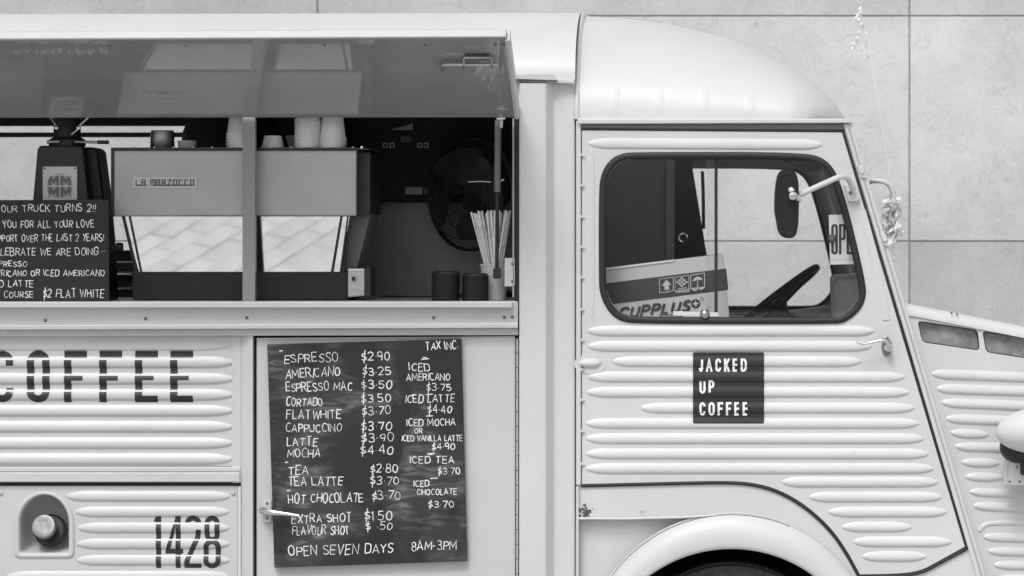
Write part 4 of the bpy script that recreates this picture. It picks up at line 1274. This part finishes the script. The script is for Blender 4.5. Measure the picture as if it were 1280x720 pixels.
ss.append([(171, 231.6), (184, 231.6)]); ss.append([(190, 231.6), (240, 231.6)])
mesh('badge_lettering', *strokes_g(MF, ss, 1.25, off=.0036), M['print'], bdg)
# splash panel: leans back and reflects the paving
def SPm(px, py, off=0.0):
    t = (py - 270) / 70.0
    return P(px, py, my + .004 + .036 * t, off)
V = [SPm(154, 270.6), SPm(437, 270.6), SPm(425, 340), SPm(174, 340)]
me_ = mesh('splash_panel', V, [(0, 1, 2, 3)], M['mirror'], em)
for pts in ([(152.5, 270.5), (156, 270.5), (173, 341), (169, 341)], [(161, 270.5), (163.5, 270.5), (178, 341), (175.5, 341)],
            [(425.5, 270.5), (428.5, 270.5), (417, 341), (413.5, 341)], [(434, 270.5), (436, 270.5), (427, 341), (424.5, 341)], [(437.5, 270.5), (439.5, 270.5), (430, 341), (428, 341)]):
    mesh('leg_trim', *plate_g(SPm, pts, (), .006, .004), M['black'], em)
plate('side_leg', flat(my + .08), [(440, 268), (463, 268), (444, 345), (430, 345)], M['grey'], em, thick=.3, bevel=.003)
base = mesh('base', *box(X(163, my), X(433, my), my + .036, my + .46, CTZ + .002, MF(0, 340).z), M['blackmatt'], em, bevel=.003)
kb = plate('switch_box', flat(my + .03), [(434.5, 335.5), (456, 335.5), (456, 370), (434.5, 372)], M['steel'], em, thick=.2, off=.0, bevel=.004)
plate('box_edge', flat(my + .03), rect(456.4, 334, 463, 371), M['black'], kb, thick=.18, bevel=.002)
plate('keyhole', flat(my + .02), rect(440, 346, 444, 351), M['black'], kb, thick=.01, off=.011, bevel=0)
tube('steam_tap', [P(133, 310, .2), P(141, 309, .16), P(146, 308.5, .14)], [.006, .008, .009], M['steel'], em, n=10)
lathe('tap_knob', [(0, .012), (.011, .012), (.0135, .006), (.0135, -.008), (0, -.01)], M['black'], em, mtx=axis_mtx(P(149, 308.5, .14), (1, 0, 0)), n=16)
for xx in (180, 420):
    lathe('foot', [(0, -.004), (.02, -.004), (.018, .006), (0, .006)], M['black'], em, mtx=axis_mtx(Vector((X(xx, my), my + .1, CTZ + .002)), (0, 0, 1)), n=14)

TOPZ = MF(0, 185.4).z
def cup_prof(h, r0, r1, rim=.003): 
    return [(0, .002), (r0 - .003, .002), (r0, 0), (r1, h - .006), (r1 + rim, h - .005), (r1 + rim, h), (r1 - .001, h), (r0 - .002, .004), (0, .004)]
def stack(name, label, cat, group, px, y, n, h, r0, r1, pitch, m, inverted=True, z=None, jit=.0006):
    z = TOPZ if z is None else z
    o0 = None
    for i in range(n):
        if o0 is None:
            prof = cup_prof(h, r0, r1)
            if inverted: prof = [(r, h - zz) for r, zz in prof]
            V, F = lathe_g(prof, 28)
            o = mesh(name, V, F, m, None, auto=35); o0 = o
        else: o = o0.copy(); COL.objects.link(o)
        o.location = (X(px, y) + random.uniform(-jit, jit), y + random.uniform(-jit, jit), z + .001 + pitch * i)
        tag(o, label, cat, group)
stack('paper_cup', 'white paper cup in the upturned stack on the espresso machine behind the post', 'cup', 'upturned paper cups behind the post', 301, .12, 5, .105, .031, .044, .0105, M['cup'])
stack('small_cup', 'single small white cup upturned on the espresso machine right of the post', 'cup', None, 341, .12, 1, .040, .027, .035, .01, M['cup'])
stack('clear_cup', 'clear plastic cup in the taller straight stack on the espresso machine', 'cup', 'clear plastic cups in the straight stack', 385, .115, 13, .03, .0375, .040, .0072, M['plastic'], jit=.001)
stack('clear_cup', 'clear plastic cup in the tapered stack at the right end of the machine top', 'cup', 'clear plastic cups in the tapered stack', 416, .115, 6, .095, .030, .0405, .006, M['plastic'], jit=.0012)
stack('saucer_cup', 'small clear cup standing between the two plastic cup stacks', 'cup', None, 372, .3, 1, .045, .028, .036, .01, M['plastic'], inverted=False)
pit = lathe('milk_pitcher', [(0, 0), (.036, 0), (.039, .004), (.037, .055), (.036, .06), (.0345, .06), (.036, .01), (0, .006)], M['steel'], None, n=32)
pit.location = (X(203, .22), .22, TOPZ + .001); tag(pit, 'dark steel milk pitcher standing at the left of the machine top', 'pitcher')
gl = lathe('shot_glass', [(0, 0), (.026, 0), (.029, .006), (.030, .026), (.029, .027), (.027, .008), (0, .005)], M['plastic'], None, n=28)
gl.location = (X(234, .2), .2, TOPZ + .001); tag(gl, 'low clear glass between the pitcher and the paper cups', 'glass')
# dark domed machine behind
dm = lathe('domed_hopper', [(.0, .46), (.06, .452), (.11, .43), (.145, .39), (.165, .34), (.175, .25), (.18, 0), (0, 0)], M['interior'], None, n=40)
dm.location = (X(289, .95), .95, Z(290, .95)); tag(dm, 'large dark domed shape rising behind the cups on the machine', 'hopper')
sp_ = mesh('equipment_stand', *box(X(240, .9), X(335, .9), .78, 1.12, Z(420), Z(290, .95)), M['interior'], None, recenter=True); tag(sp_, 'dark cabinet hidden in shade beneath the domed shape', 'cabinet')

# coffee grinder
gy = 0.14
gr = thing('coffee_grinder', 'tall black coffee grinder with square metal badge left of the machine', 'grinder', at_depth_counter(88, gy + .1))
G = flat(gy)
pts_f = [(49, 183), (102, 183), (106, 187), (124, 300), (130, 330), (131, 376), (33, 376), (34, 330)]
V, F = plate_g(G, [(50, 182), (100, 182), (104, 186), (112, 260), (118, 376), (36, 376), (40, 260), (46.5, 186)], (), .08, .0)
mesh('body', V, F, M['black'], gr, bevel=.008, seg=3)
V, F = plate_g(flat(gy + .08), [(56, 183), (118, 184), (122, 190), (128, 235), (134, 300), (138, 376), (44, 376), (48, 260)], (), .16, .0)
mesh('motor_housing', V, F, M['black'], gr, bevel=.01, seg=3)
mesh('collar', *lathe_g([(.058, 0), (.058, .02), (.044, .03), (.041, .085), (.055, .1), (.075, .16)], 32, axis_mtx(Vector((X(84, .22), .22, P(0, 183, .22).z)), (0, 0, 1))), M['black'], gr, auto=40)
tube('clamp_lever', [P(59, 177.5, .16), P(75, 177, .15)], .0055, M['steel'], gr, n=8)
tube('clamp_lever', [P(94, 177, .15), P(105, 177.5, .13), P(122, 177.8, .12)], .0045, M['steel'], gr, n=8)
tube('lever_grip', [P(122, 177.8, .12), P(136, 177.8, .12)], .0062, M['black'], gr, n=10)
for a, b in (((62, 146), (71, 158)), ((111, 146), (98, 158)), ((98, 161), (89, 168))):
    tube('hopper_clip', [P(a[0], a[1], .15), P(b[0], b[1], .14)], .0026, M['chrome'], gr, n=6)
for x in (71, 98.5): lathe('clip_screw', [(0, .01), (.006, .008), (.007, 0)], M['chrome'], gr, mtx=axis_mtx(P(x, 159.5, .14), (0, -1, 0)), n=12)
bp_ = plate('badge_plate', G, rrect(53.8, 208.3, 96.6, 251, 1.5), M['plate'], gr, thick=.002, off=.004, bevel=.0005)
plate('badge_disc', G, ell(75, 232.5, 17.2, 17.2, 32), M['lightgrey'], bp_, thick=.0004, off=.0046, bevel=0)
ms = []
for (x, y) in ((61, 232), (76, 232), (61, 246), (76, 246)):
    ms.append(([G(x + a, y - b, .0052) for a, b in ((0, 0), (0, 12.2), (3.6, 12.2), (6.6, 7), (9.6, 12.2), (13.2, 12.2), (13.2, 0), (9.8, 0), (9.8, 6), (6.6, 1.5), (3.4, 6), (3.4, 0))], [(0, 1, 2, 10, 11), (2, 3, 9, 10), (3, 4, 8, 9), (4, 5, 6, 7, 8)]))
mesh('badge_lettering', *join(*ms), M['grey'], bp_)
ringq = strokes_g(G, [[(75 + 17 * math.cos(t), 232.5 + 17 * math.sin(t)) for t in np.linspace(0, 2 * PI, 40)], [(57, 232.6), (94, 232.6)], [(75, 214), (75, 250)], [(60, 219), (90, 219)]], .7, off=.0058)
mesh('badge_lines', *ringq, M['paper'], bp_)
for x, y in ((94, 210.6), (56, 210.6)): screw(G, x, y, .003, M['black'], bp_, off=.004)

# chalk written card on the counter
cy = -0.035
CM = flat(cy)
cs = thing('chalk_sign', 'black chalk written notice about truck turning 2 at left end of counter', 'sign', Vector((X(30), cy, CTZ)))
card = plate('board', CM, [(-110, 250.4), (135.6, 249.6), (136.4, 377.5), (-110, 378)], mat('sign_board_black', .015, .65, 0, .25, 14), cs, thick=.008, bevel=.001)
for s_, x0, x1, yb_, h, sl in (('OUR TRUCK TURNS 2!!', 2, 120, 264.6, 8.2, .003), ('YOU FOR ALL YOUR LOVE', 4, 118, 284.6, 8.6, .003),
                         ('SUPPORT OVER THE LAST 2 YEARS!', -12.5, 130.6, 301.8, 8.4, .003), ('CELEBRATE WE ARE DOING...', -12, 131, 319, 8.8, .002),
                         ('ESPRESSO', -14, 34, 333, 6.6, 0), ('AMERICANO OR ICED AMERICANO', -18, 131, 345.2, 7.4, .003), ('ICED LATTE', -16, 41.5, 358.6, 7.6, 0),
                         ('OF COURSE', -12, 41.5, 372, 7.6, .01), ('$2 FLAT WHITE', 54, 130, 371.8, 9.8, .0)):
    st_ = layout(s_, x0, x1, yb_, h, sl, gap=.22)
    mesh('chalk_writing', *strokes_g(CM, st_, .95, off=.0006), M['chalk'], card)

# menu board hung on the bay door
MB = slant(-0.03, 0, 0)
menu = thing('menu_board', 'large chalkboard coffee price menu fixed to the side door below the counter', 'menu board', Vector((X(460), -.03, Z(706))))
mbd = plate('board', F0, [(335, 430.2), (577, 423.2), (584.5, 700.5), (344, 708.8)], M['board'], menu, thick=.018, off=.022, bevel=.0015)
def MM(px, py, off=0.0): return F0(px, py, .022 + off)
rowsM = [('ESPRESSO', 357, 423.6, 453.2, 10.6, .03), ('$2.90', 453.5, 488, 449.8, 10.6, .02), ('AMERICANO', 358, 426, 473.2, 11, .06), ('$3.25', 454, 489, 468.4, 9.6, 0),
 ('ESPRESSO MAC', 358.5, 441, 488.8, 10.6, .02), ('$3.50', 453.5, 490, 485.2, 9.6, 0), ('CORTADO', 359, 404, 507, 10, 0), ('$3.50', 453, 489, 503, 10, .02),
 ('FLATWHITE', 359.5, 427, 523.4, 10.8, .01), ('$3.70', 453.5, 489, 517.8, 9.8, .01), ('CAPPUCCINO', 358.5, 427.6, 539.6, 10.2, .01), ('$3.70', 452.4, 490.5, 537, 10, .01),
 ('LATTE', 360, 397.5, 556.2, 10.4, 0), ('$3.90', 452.4, 492.8, 552, 10, .02), ('MOCHA', 360, 401, 571.4, 10.4, .01), ('$4.40', 451.6, 492, 567.4, 9.8, .01),
 ('TEA', 361.5, 386.4, 592.6, 10.6, .01), ('$2.80', 464, 498, 590, 9.4, .01), ('TEA LATTE', 361.5, 429.4, 606.6, 10.6, .01), ('$3.70', 464, 499.4, 605.2, 9.4, .02),
 ('HOT CHOCOLATE', 362, 455, 629, 11.4, .035), ('$3.70', 465.6, 501.4, 623.6, 9.6, .01), ('EXTRA SHOT', 366, 440, 653.4, 10.6, .03), ('$1.50', 456.4, 490.6, 649, 9.8, .01),
 ('FLAVOUR SHOT', 366.6, 437.6, 668, 10.4, .02), ('$ .50', 458.4, 490.6, 661.4, 9, .01), ('OPEN SEVEN DAYS', 362.6, 492, 693.4, 11.4, .025), ('8AM-3PM', 515.4, 571, 687, 10.6, .02),
 ('TAX INC.', 532.6, 573.8, 436.6, 9.6, .01), ('ICED', 512.6, 538, 462.8, 9.6, 0), ('AMERICANO', 509, 563, 475.4, 8.6, .01), ('$3.75', 534, 564.4, 488, 8.6, .01),
 ('ICED LATTE', 508, 568.4, 503, 9, .01), ('$4.40', 535.4, 565, 515.8, 8.8, .01), ('ICED MOCHA', 509.4, 569.8, 531.8, 8.6, .01), ('OR', 519, 528.6, 541, 5.8, 0),
 ('ICED VANILLA LATTE', 503.4, 579, 550.6, 7, 0), ('$4.90', 540.6, 569, 561.6, 7.8, .02), ('ICED TEA', 513.6, 568, 578.4, 8.6, .0), ('$3.70', 548, 575.6, 592, 8, 0),
 ('ICED', 518, 537, 607.6, 7.4, .02), ('CHOCOLATE', 522.4, 571.8, 617.8, 7.0, .01), ('$3.70', 536, 568, 633.4, 7.6, .01)]
for s_, x0, x1, yb_, h, sl in rowsM:
    big_ = h > 9.2
    st_ = layout(s_, x0, x1, yb_, h, sl, gap=.2, jit=1.0 if h > 8.7 else .5)
    mesh('chalk_writing', *strokes_g(MM, st_, 1.06 if big_ else 1.0, off=.0006), M['chalk'], mbd)
dash = [[(350, 438.4), (354.6, 438)], [(527.5, 449), (537, 447.8)], [(529, 446.6), (534, 446.6)], [(533.4, 492.8), (541.6, 492)], [(533.4, 519.6), (541.8, 519.2)], [(535, 566.6), (544.6, 566)], [(357.4, 577.4), (361, 577)], [(359.6, 612.6), (364, 612)], [(538.4, 597.4), (548, 597)], [(536, 567.6), (542, 567)]]
mesh('chalk_dashes', *strokes_g(MM, dash, 1.3, off=.0008), M['chalk'], mbd)

# fan at the back of the kitchen
fy = .62
fc = P(588, 243, fy)
fan = thing('electric_fan', 'black caged electric fan turned sideways at the back right of the kitchen', 'fan', Vector((fc.x, fy, P(0, 372, fy).z)))
fm = axis_mtx(fc, (-.62, -.78, .04))
FR = .185
def circ(r, z, n=56): return [fm @ Vector((r * math.cos(2 * PI * i / n), r * math.sin(2 * PI * i / n), z)) for i in range(n)]
def cage(sign):
    parts = [tube_g(circ(FR, .0 if sign > 0 else -.012), .0045, 6, True)]
    for r, z in ((.06, .062), (.11, .055), (.15, .04)): parts.append(tube_g(circ(r, z * sign), .0016, 5, True))
    for i in range(84):
        a = 2 * PI * i / 84
        pts = [fm @ Vector((r * math.cos(a + tw), r * math.sin(a + tw), z * sign)) for r, z, tw in ((.035, .066, 0), (.09, .060, .06), (.14, .046, .12), (.172, .026, .16), (FR, 0, .18))]
        parts.append(tube_g(pts, .0011, 4, False, False))
    return join(*parts)
M['wire'] = mat('black_wire', .06, .3, .4)
mesh('front_cage', *cage(1), M['wire'], fan, smooth=True)
mesh('rear_cage', *cage(-1), M['wire'], fan, smooth=True)
lathe('motor', [(0, .0), (.055, 0), (.06, -.03), (.055, -.12), (.03, -.14), (0, -.14)], M['black'], fan, mtx=fm)
for i in range(4):
    V, F = [], []
    for r in np.linspace(.03, .155, 8):
        for t in np.linspace(-.5, .5, 7):
            w_ = t * (0.6 + .9 * math.sin((r - .03) / .125 * PI * .75))
            a = i * PI / 2 + w_ + (r * 2)
            V.append(fm @ Vector((r * math.cos(a), r * math.sin(a), .025 + .05 * t)))
    for a_ in range(7):
        for b_ in range(6): F.append((a_ * 7 + b_, a_ * 7 + b_ + 1, a_ * 7 + b_ + 8, a_ * 7 + b_ + 7))
    mesh('blade', V, F, M['interior'], fan, smooth=True)
tube('neck', [fc + Vector((.03, .05, -.02)), fc + Vector((.06, .12, -.16)), Vector((fc.x + .06, fy + .12, P(0, 372, fy).z))], .016, M['black'], fan)
tube('chrome_handle', [P(585, 227.5, .5), P(600, 226.6, .5), P(614, 227.5, .5)], .0028, M['chrome'], fan, n=8)
tube('chrome_handle', [P(624, 228, .3), P(630, 224, .3)], .003, M['chrome'], fan, n=8)
lathe('stand', [(0, .03), (.02, .03), (.1, .01), (.11, 0), (0, 0)], M['black'], fan, mtx=Matrix.Translation(Vector((fc.x + .06, fy + .12, CTZ - .0))))
mesh('shelf_under_fan', *box(X(470, .7), X(640, .5), .63, 1.04, CTZ - .03, CTZ - .001), M['interior'], van)

# cup lids
lid_prof = [(0, .011), (.036, .011), (.040, .009), (.043, .004), (.0455, .003), (.0455, 0), (.043, -.001), (.040, .002), (0, .004)]
L0 = None
for gi, (px, y, n, lab) in enumerate(((557.5, .03, 13, 'black plastic cup lid in the left and taller stack on the counter'), (594, .02, 12, 'black plastic cup lid in the stack beside the straw cup'))):
    for i in range(n):
        if L0 is None: o = mesh('cup_lid', *lathe_g(lid_prof, 32), M['black'], None, auto=35); L0 = o
        else: o = L0.copy(); COL.objects.link(o)
        k = 1.0 if gi == 0 else .95
        o.scale = (k, k, 1)
        o.location = (X(px, y) + random.uniform(-.001, .001), y, CTZ + .002 + i * .0068)
        tag(o, lab, 'cup lid', 'black cup lids in the left stack' if gi == 0 else 'black cup lids beside the straws')
# cup of straws
sy = .10
sc_ = mesh('straw_cup', *lathe_g([(0, 0), (.034, 0), (.036, .002), (.0435, .108), (.046, .109), (.046, .114), (.042, .114), (.034, .004), (0, .003)], 32), M['cup'], None, auto=35)
sc_.location = (X(618, sy), sy, CTZ + .001); tag(sc_, 'white paper cup full of straws at the right end of the counter', 'cup')
s0 = None
for i in range(44):
    a = random.uniform(0, 2 * PI); r = .036 * math.sqrt(random.random())
    bx, by = r * .5 * math.cos(a), r * .5 * math.sin(a)
    L = random.uniform(.228, .245)
    if s0 is None:
        o = mesh('straw', *tube_g([(0, 0, 0), (0, 0, .20), (0, 0, .24)], [.0034, .0034, .0034], 7), M['straw'], None, auto=60); s0 = o
    else: o = s0.copy(); COL.objects.link(o)
    tx = bx * .5 + .062 * (i / 43 - .5) * 1.7 - .006; tyy = by * 1.7
    d = Vector((tx, tyy, .24)).normalized()
    o.location = (X(618, sy) + bx * .9, sy + by * .9, CTZ + .042 + random.uniform(-.006, .006))
    o.rotation_euler = d.to_track_quat('Z', 'Y').to_euler()
    tag(o, 'thin pale plastic straw standing in the paper cup on the counter', 'straw', 'straws in the paper cup')

# cardboard box in the cab
bxy = .16
o_ = (903.0, 317.5); ux, uy = (-.9925, .1225); vx, vy = (.10, .995)
def BX(u, v, off=0.0):
    # u runs left along the top edge, v down the box, in photograph pixels
    return P(o_[0] + ux * u + vx * v, o_[1] + uy * u + vy * v, bxy, off)
cb = thing('cardboard_box', 'printed cardboard box of cups leaning inside the cab window', 'box', BX(90, 110))
def bxm(px, py, off=0.0): return BX(px, py, off)
crt = mesh('carton', *plate_g(bxm, rect(-1, 0, 190, 130), (), .3, 0), M['card'], cb, bevel=.003)
mesh('printed_band', *plate_g(bxm, [(-3, 18.5), (190, 18.5), (190, 45.5), (-3, 45.5)], (), .0006, .0008), M['print'], crt)
def bflip(strokes): return strokes
def icon(px, py): 
    """photograph pixels onto the box face"""
    return P(px, py, bxy, 0)
BF = flat(bxy)
sk = -.135
def sqr(cx_, cy_, w_, h_):
    p = [(-w_, -h_), (w_, -h_), (w_, h_), (-w_, h_), (-w_, -h_)]
    return [(cx_ + x_, cy_ + y_ + x_ * sk) for x_, y_ in p]
ic = [sqr(833, 356.2, 8.6, 8.6), sqr(852.4, 353.8, 8.6, 8.6), sqr(872, 351.2, 8.6, 8.6)]
ic += [[(852.4 - 5, 361), (852.4 + 6, 359.6)], [(872, 350), (872, 357.6)], [(870, 357.9), (874, 357.4)], [(832, 365.6), (836, 365)]]
ic += layout('HANDLE', 845, 862, 366.4, 3, .13, hand=False) + layout('KEEP DRY', 866, 880, 363.4, 2.8, .13, hand=False)
mesh('printed_icons', *strokes_g(BF, ic, .8, off=.0026), M['card'], crt)
pp = []
def poly(pts): pp.append(([BF(x_, y_, .0028) for x_, y_ in pts], [tuple(range(len(pts)))]))
poly([(833, 349.5), (839, 356), (836, 356.4), (836.6, 362), (830.8, 362.8), (830.4, 357), (827.2, 357.4)])
for i in range(3):
    for j in range(3):
        x_ = 852.4 + (i - j) * 2.7; y_ = 347.8 + (i + j) * 2.4 - (x_ - 852.4) * .0
        poly([(x_, y_ - 1.7), (x_ + 2, y_), (x_, y_ + 1.7), (x_ - 2, y_)])
poly([(865.6, 351.8), (868, 347.4), (871.6, 345.6), (875.6, 346.6), (878.4, 349.6), (875, 350), (872, 349.4), (869, 350.8)])
mesh('printed_symbols', *join(*pp), M['card'], crt)
st_ = layout('CUPPLUS', 774.5, 860.5, 397.6, 11.8, .113, hand=False, gap=.3, ital=.28)
mesh('printed_name', *strokes_g(BF, st_, 3.3, off=.0016), M['print'], crt)
mesh('printed_text', *strokes_g(BF, layout('ENTERPRISE', 825, 854, 398.4, 4.6, .10, hand=False), .7, off=.0016) , M['print'], crt)
mesh('printed_disc', *plate_g(BF, ell(869.5, 379.5, 5.8, 5.8, 24), (), .0004, .0018), M['print'], crt)
mesh('printed_cross', *strokes_g(BF, [[(866, 380), (873, 379)], [(869.2, 376), (869.9, 383)]], 1.7, off=.0024), M['card'], crt)
mesh('printed_ring', *strokes_g(BF, [ell(877.6, 373.4, 2.2, 2.2, 12) + [(879.8, 373.4)]], .5, off=.0022), M['print'], crt)
flap = mesh('carton_flap', *plate_g(bxm, [(60, -.5), (190, -.5), (190, 2.2), (62, 1.6)], (), .03, .004), M['paper'], crt)

# OPEN sign hanging in the cab
osn = thing('open_sign', 'small white OPEN sign hanging inside the cab window by the pillar', 'sign', P(1052, 331, .06))
OS = flat(.06)
od = plate('card', OS, [(1036, 268.6), (1100, 267), (1103, 329.5), (1037.6, 330.8)], M['paper'], osn, thick=.002, bevel=0)
def bold(s_, x0, y0, w_, h_, t, gap):
    Q = []
    for c in s_:
        if c == 'O': Q += oval_quads(x0, x0 + w_, y0, y0 + h_, t)
        elif c == 'P': Q += [vstem(x0, x0 + t, y0, y0 + h_), vstem(x0, x0 + w_ * .7, y0, y0 + t * .9), vstem(x0, x0 + w_ * .7, y0 + h_ * .45, y0 + h_ * .45 + t * .9), vstem(x0 + w_ - t, x0 + w_, y0 + 1.4, y0 + h_ * .45 + 1.6), ((x0 + w_ * .6, y0), (x0 + w_ * .75, y0), (x0 + w_, y0 + 2), (x0 + w_ * .6, y0 + t)), ((x0 + w_ * .6, y0 + h_ * .45), (x0 + w_, y0 + h_ * .45), (x0 + w_ * .75, y0 + h_ * .45 + t), (x0 + w_ * .6, y0 + h_ * .45 + t))]
        elif c == 'E': Q += [vstem(x0, x0 + t, y0, y0 + h_), vstem(x0, x0 + w_, y0, y0 + t), vstem(x0, x0 + w_ * .9, y0 + h_ * .44, y0 + h_ * .44 + t), vstem(x0, x0 + w_, y0 + h_ - t, y0 + h_)]
        elif c == 'N': Q += [vstem(x0, x0 + t, y0, y0 + h_), vstem(x0 + w_ - t, x0 + w_, y0, y0 + h_), ((x0, y0), (x0 + t, y0), (x0 + w_, y0 + h_), (x0 + w_ - t, y0 + h_))]
        x0 += w_ + gap
    return Q
mesh('lettering', *scan_g(bold('OPEN', 1039, 280, 8.4, 38, 3.2, 1.2), lambda x, y: OS(x, y, .0006), ()), M['print'], od)
mesh('lettering_line', *strokes_g(OS, [[(1039, 325), (1070, 324.2)]], .5, off=.0006), M['lightgrey'], od)
tube('cord', [P(1046, 268, .058), P(1048, 262, .055), P(1050, 268, .058)], .0012, M['black'], osn, n=5)
sk_ = lathe('suction_cup', [(0, .014), (.008, .012), (.012, .004), (.014, 0), (0, 0)], M['grey'], osn, mtx=axis_mtx(P(1040, 298, .055), (0, -1, 0)), n=18)

# ============================================================ CURLING RIBBONS
def curl(name, parent, pts, r, turns, w, m=M['ribbon']):
    """a flat ribbon curling about a path"""
    pts = [Vector(p) for p in pts]; V, F = [], []; n = int(18 * turns) + 8
    seg = len(pts) - 1
    ph = random.uniform(0, 6)
    for i in range(n + 1):
        t = i / n * seg; k = min(int(t), seg - 1); f = t - k
        p = pts[k].lerp(pts[k + 1], f); d = (pts[k + 1] - pts[k]).normalized()
        a = d.orthogonal().normalized(); b = d.cross(a)
        th = ph + 2 * PI * turns * i / n
        rad = r * (.6 + .4 * math.sin(i * .3 + ph))
        c = p + (a * math.cos(th) + b * math.sin(th)) * rad
        V += [c - d * w / 2, c + d * w / 2]
    for i in range(n): F.append((2 * i, 2 * i + 1, 2 * i + 3, 2 * i + 2))
    return mesh(name, V, F, m, parent, smooth=True)
rb = thing('balloon_ribbon', 'thin curled white ribbon dangling in front of the wall above the roof', 'ribbon', P(1078, 0, 1.6))
ry = 1.6
for pts, r, tn, w in (([P(1074, -60, ry), P(1076, 10, ry), P(1073, 25, ry), P(1076, 35, ry)], .010, 5, .007), ([P(1080, -60, ry), P(1078, 8, ry), P(1072, 22, ry)], .009, 3, .008),
                     ([P(1076, 32, ry), P(1074, 45, ry), P(1069, 58, ry)], .008, 3, .006), ([P(1077, 33, ry), P(1084, 42, ry), P(1083, 52, ry), P(1078, 62, ry), P(1085, 72, ry), P(1080, 79, ry)], .004, 2, .0075), ([P(1070, 54, ry), P(1067, 62, ry)], .010, 1.5, .005)):
    curl('ribbon_strand', rb, pts, r * 1.2, tn, w * 1.8)
tube('string', [P(1086, 50, ry), P(1089, 75, ry), P(1093, 100, ry), P(1099, 135, ry), P(1104, 165, ry), P(1110, 200, ry), P(1117, 245, ry)], .0018, M['ribbon'], rb, n=5)
bn = thing('ribbon_bunch', 'bunch of curled white ribbon tied on the far mirror arm beyond the windscreen', 'ribbon', P(1116, 262, 1.6))
random.seed(11)
for i in range(17):
    a = P(random.uniform(1110, 1124), random.uniform(240, 262), ry + random.uniform(-.03, .03))
    m_ = P(random.uniform(1101, 1130), random.uniform(255, 290), ry + random.uniform(-.05, .05))
    b = P(random.uniform(1106, 1128), random.uniform(280, 318), ry + random.uniform(-.05, .05))
    curl('ribbon_strand', bn, [a, m_, b], random.uniform(.012, .030), random.uniform(1.2, 3.2), random.uniform(.009, .017))
curl('ribbon_strand', bn, [P(1118, 300, ry), P(1116, 335, ry)], .008, 4, .006)
for i in range(5): curl('ribbon_strand', bn, [P(1102 + i, 262 - i * 3, ry), P(1124, 240 + i * 4, ry)], .016, .8, .012)
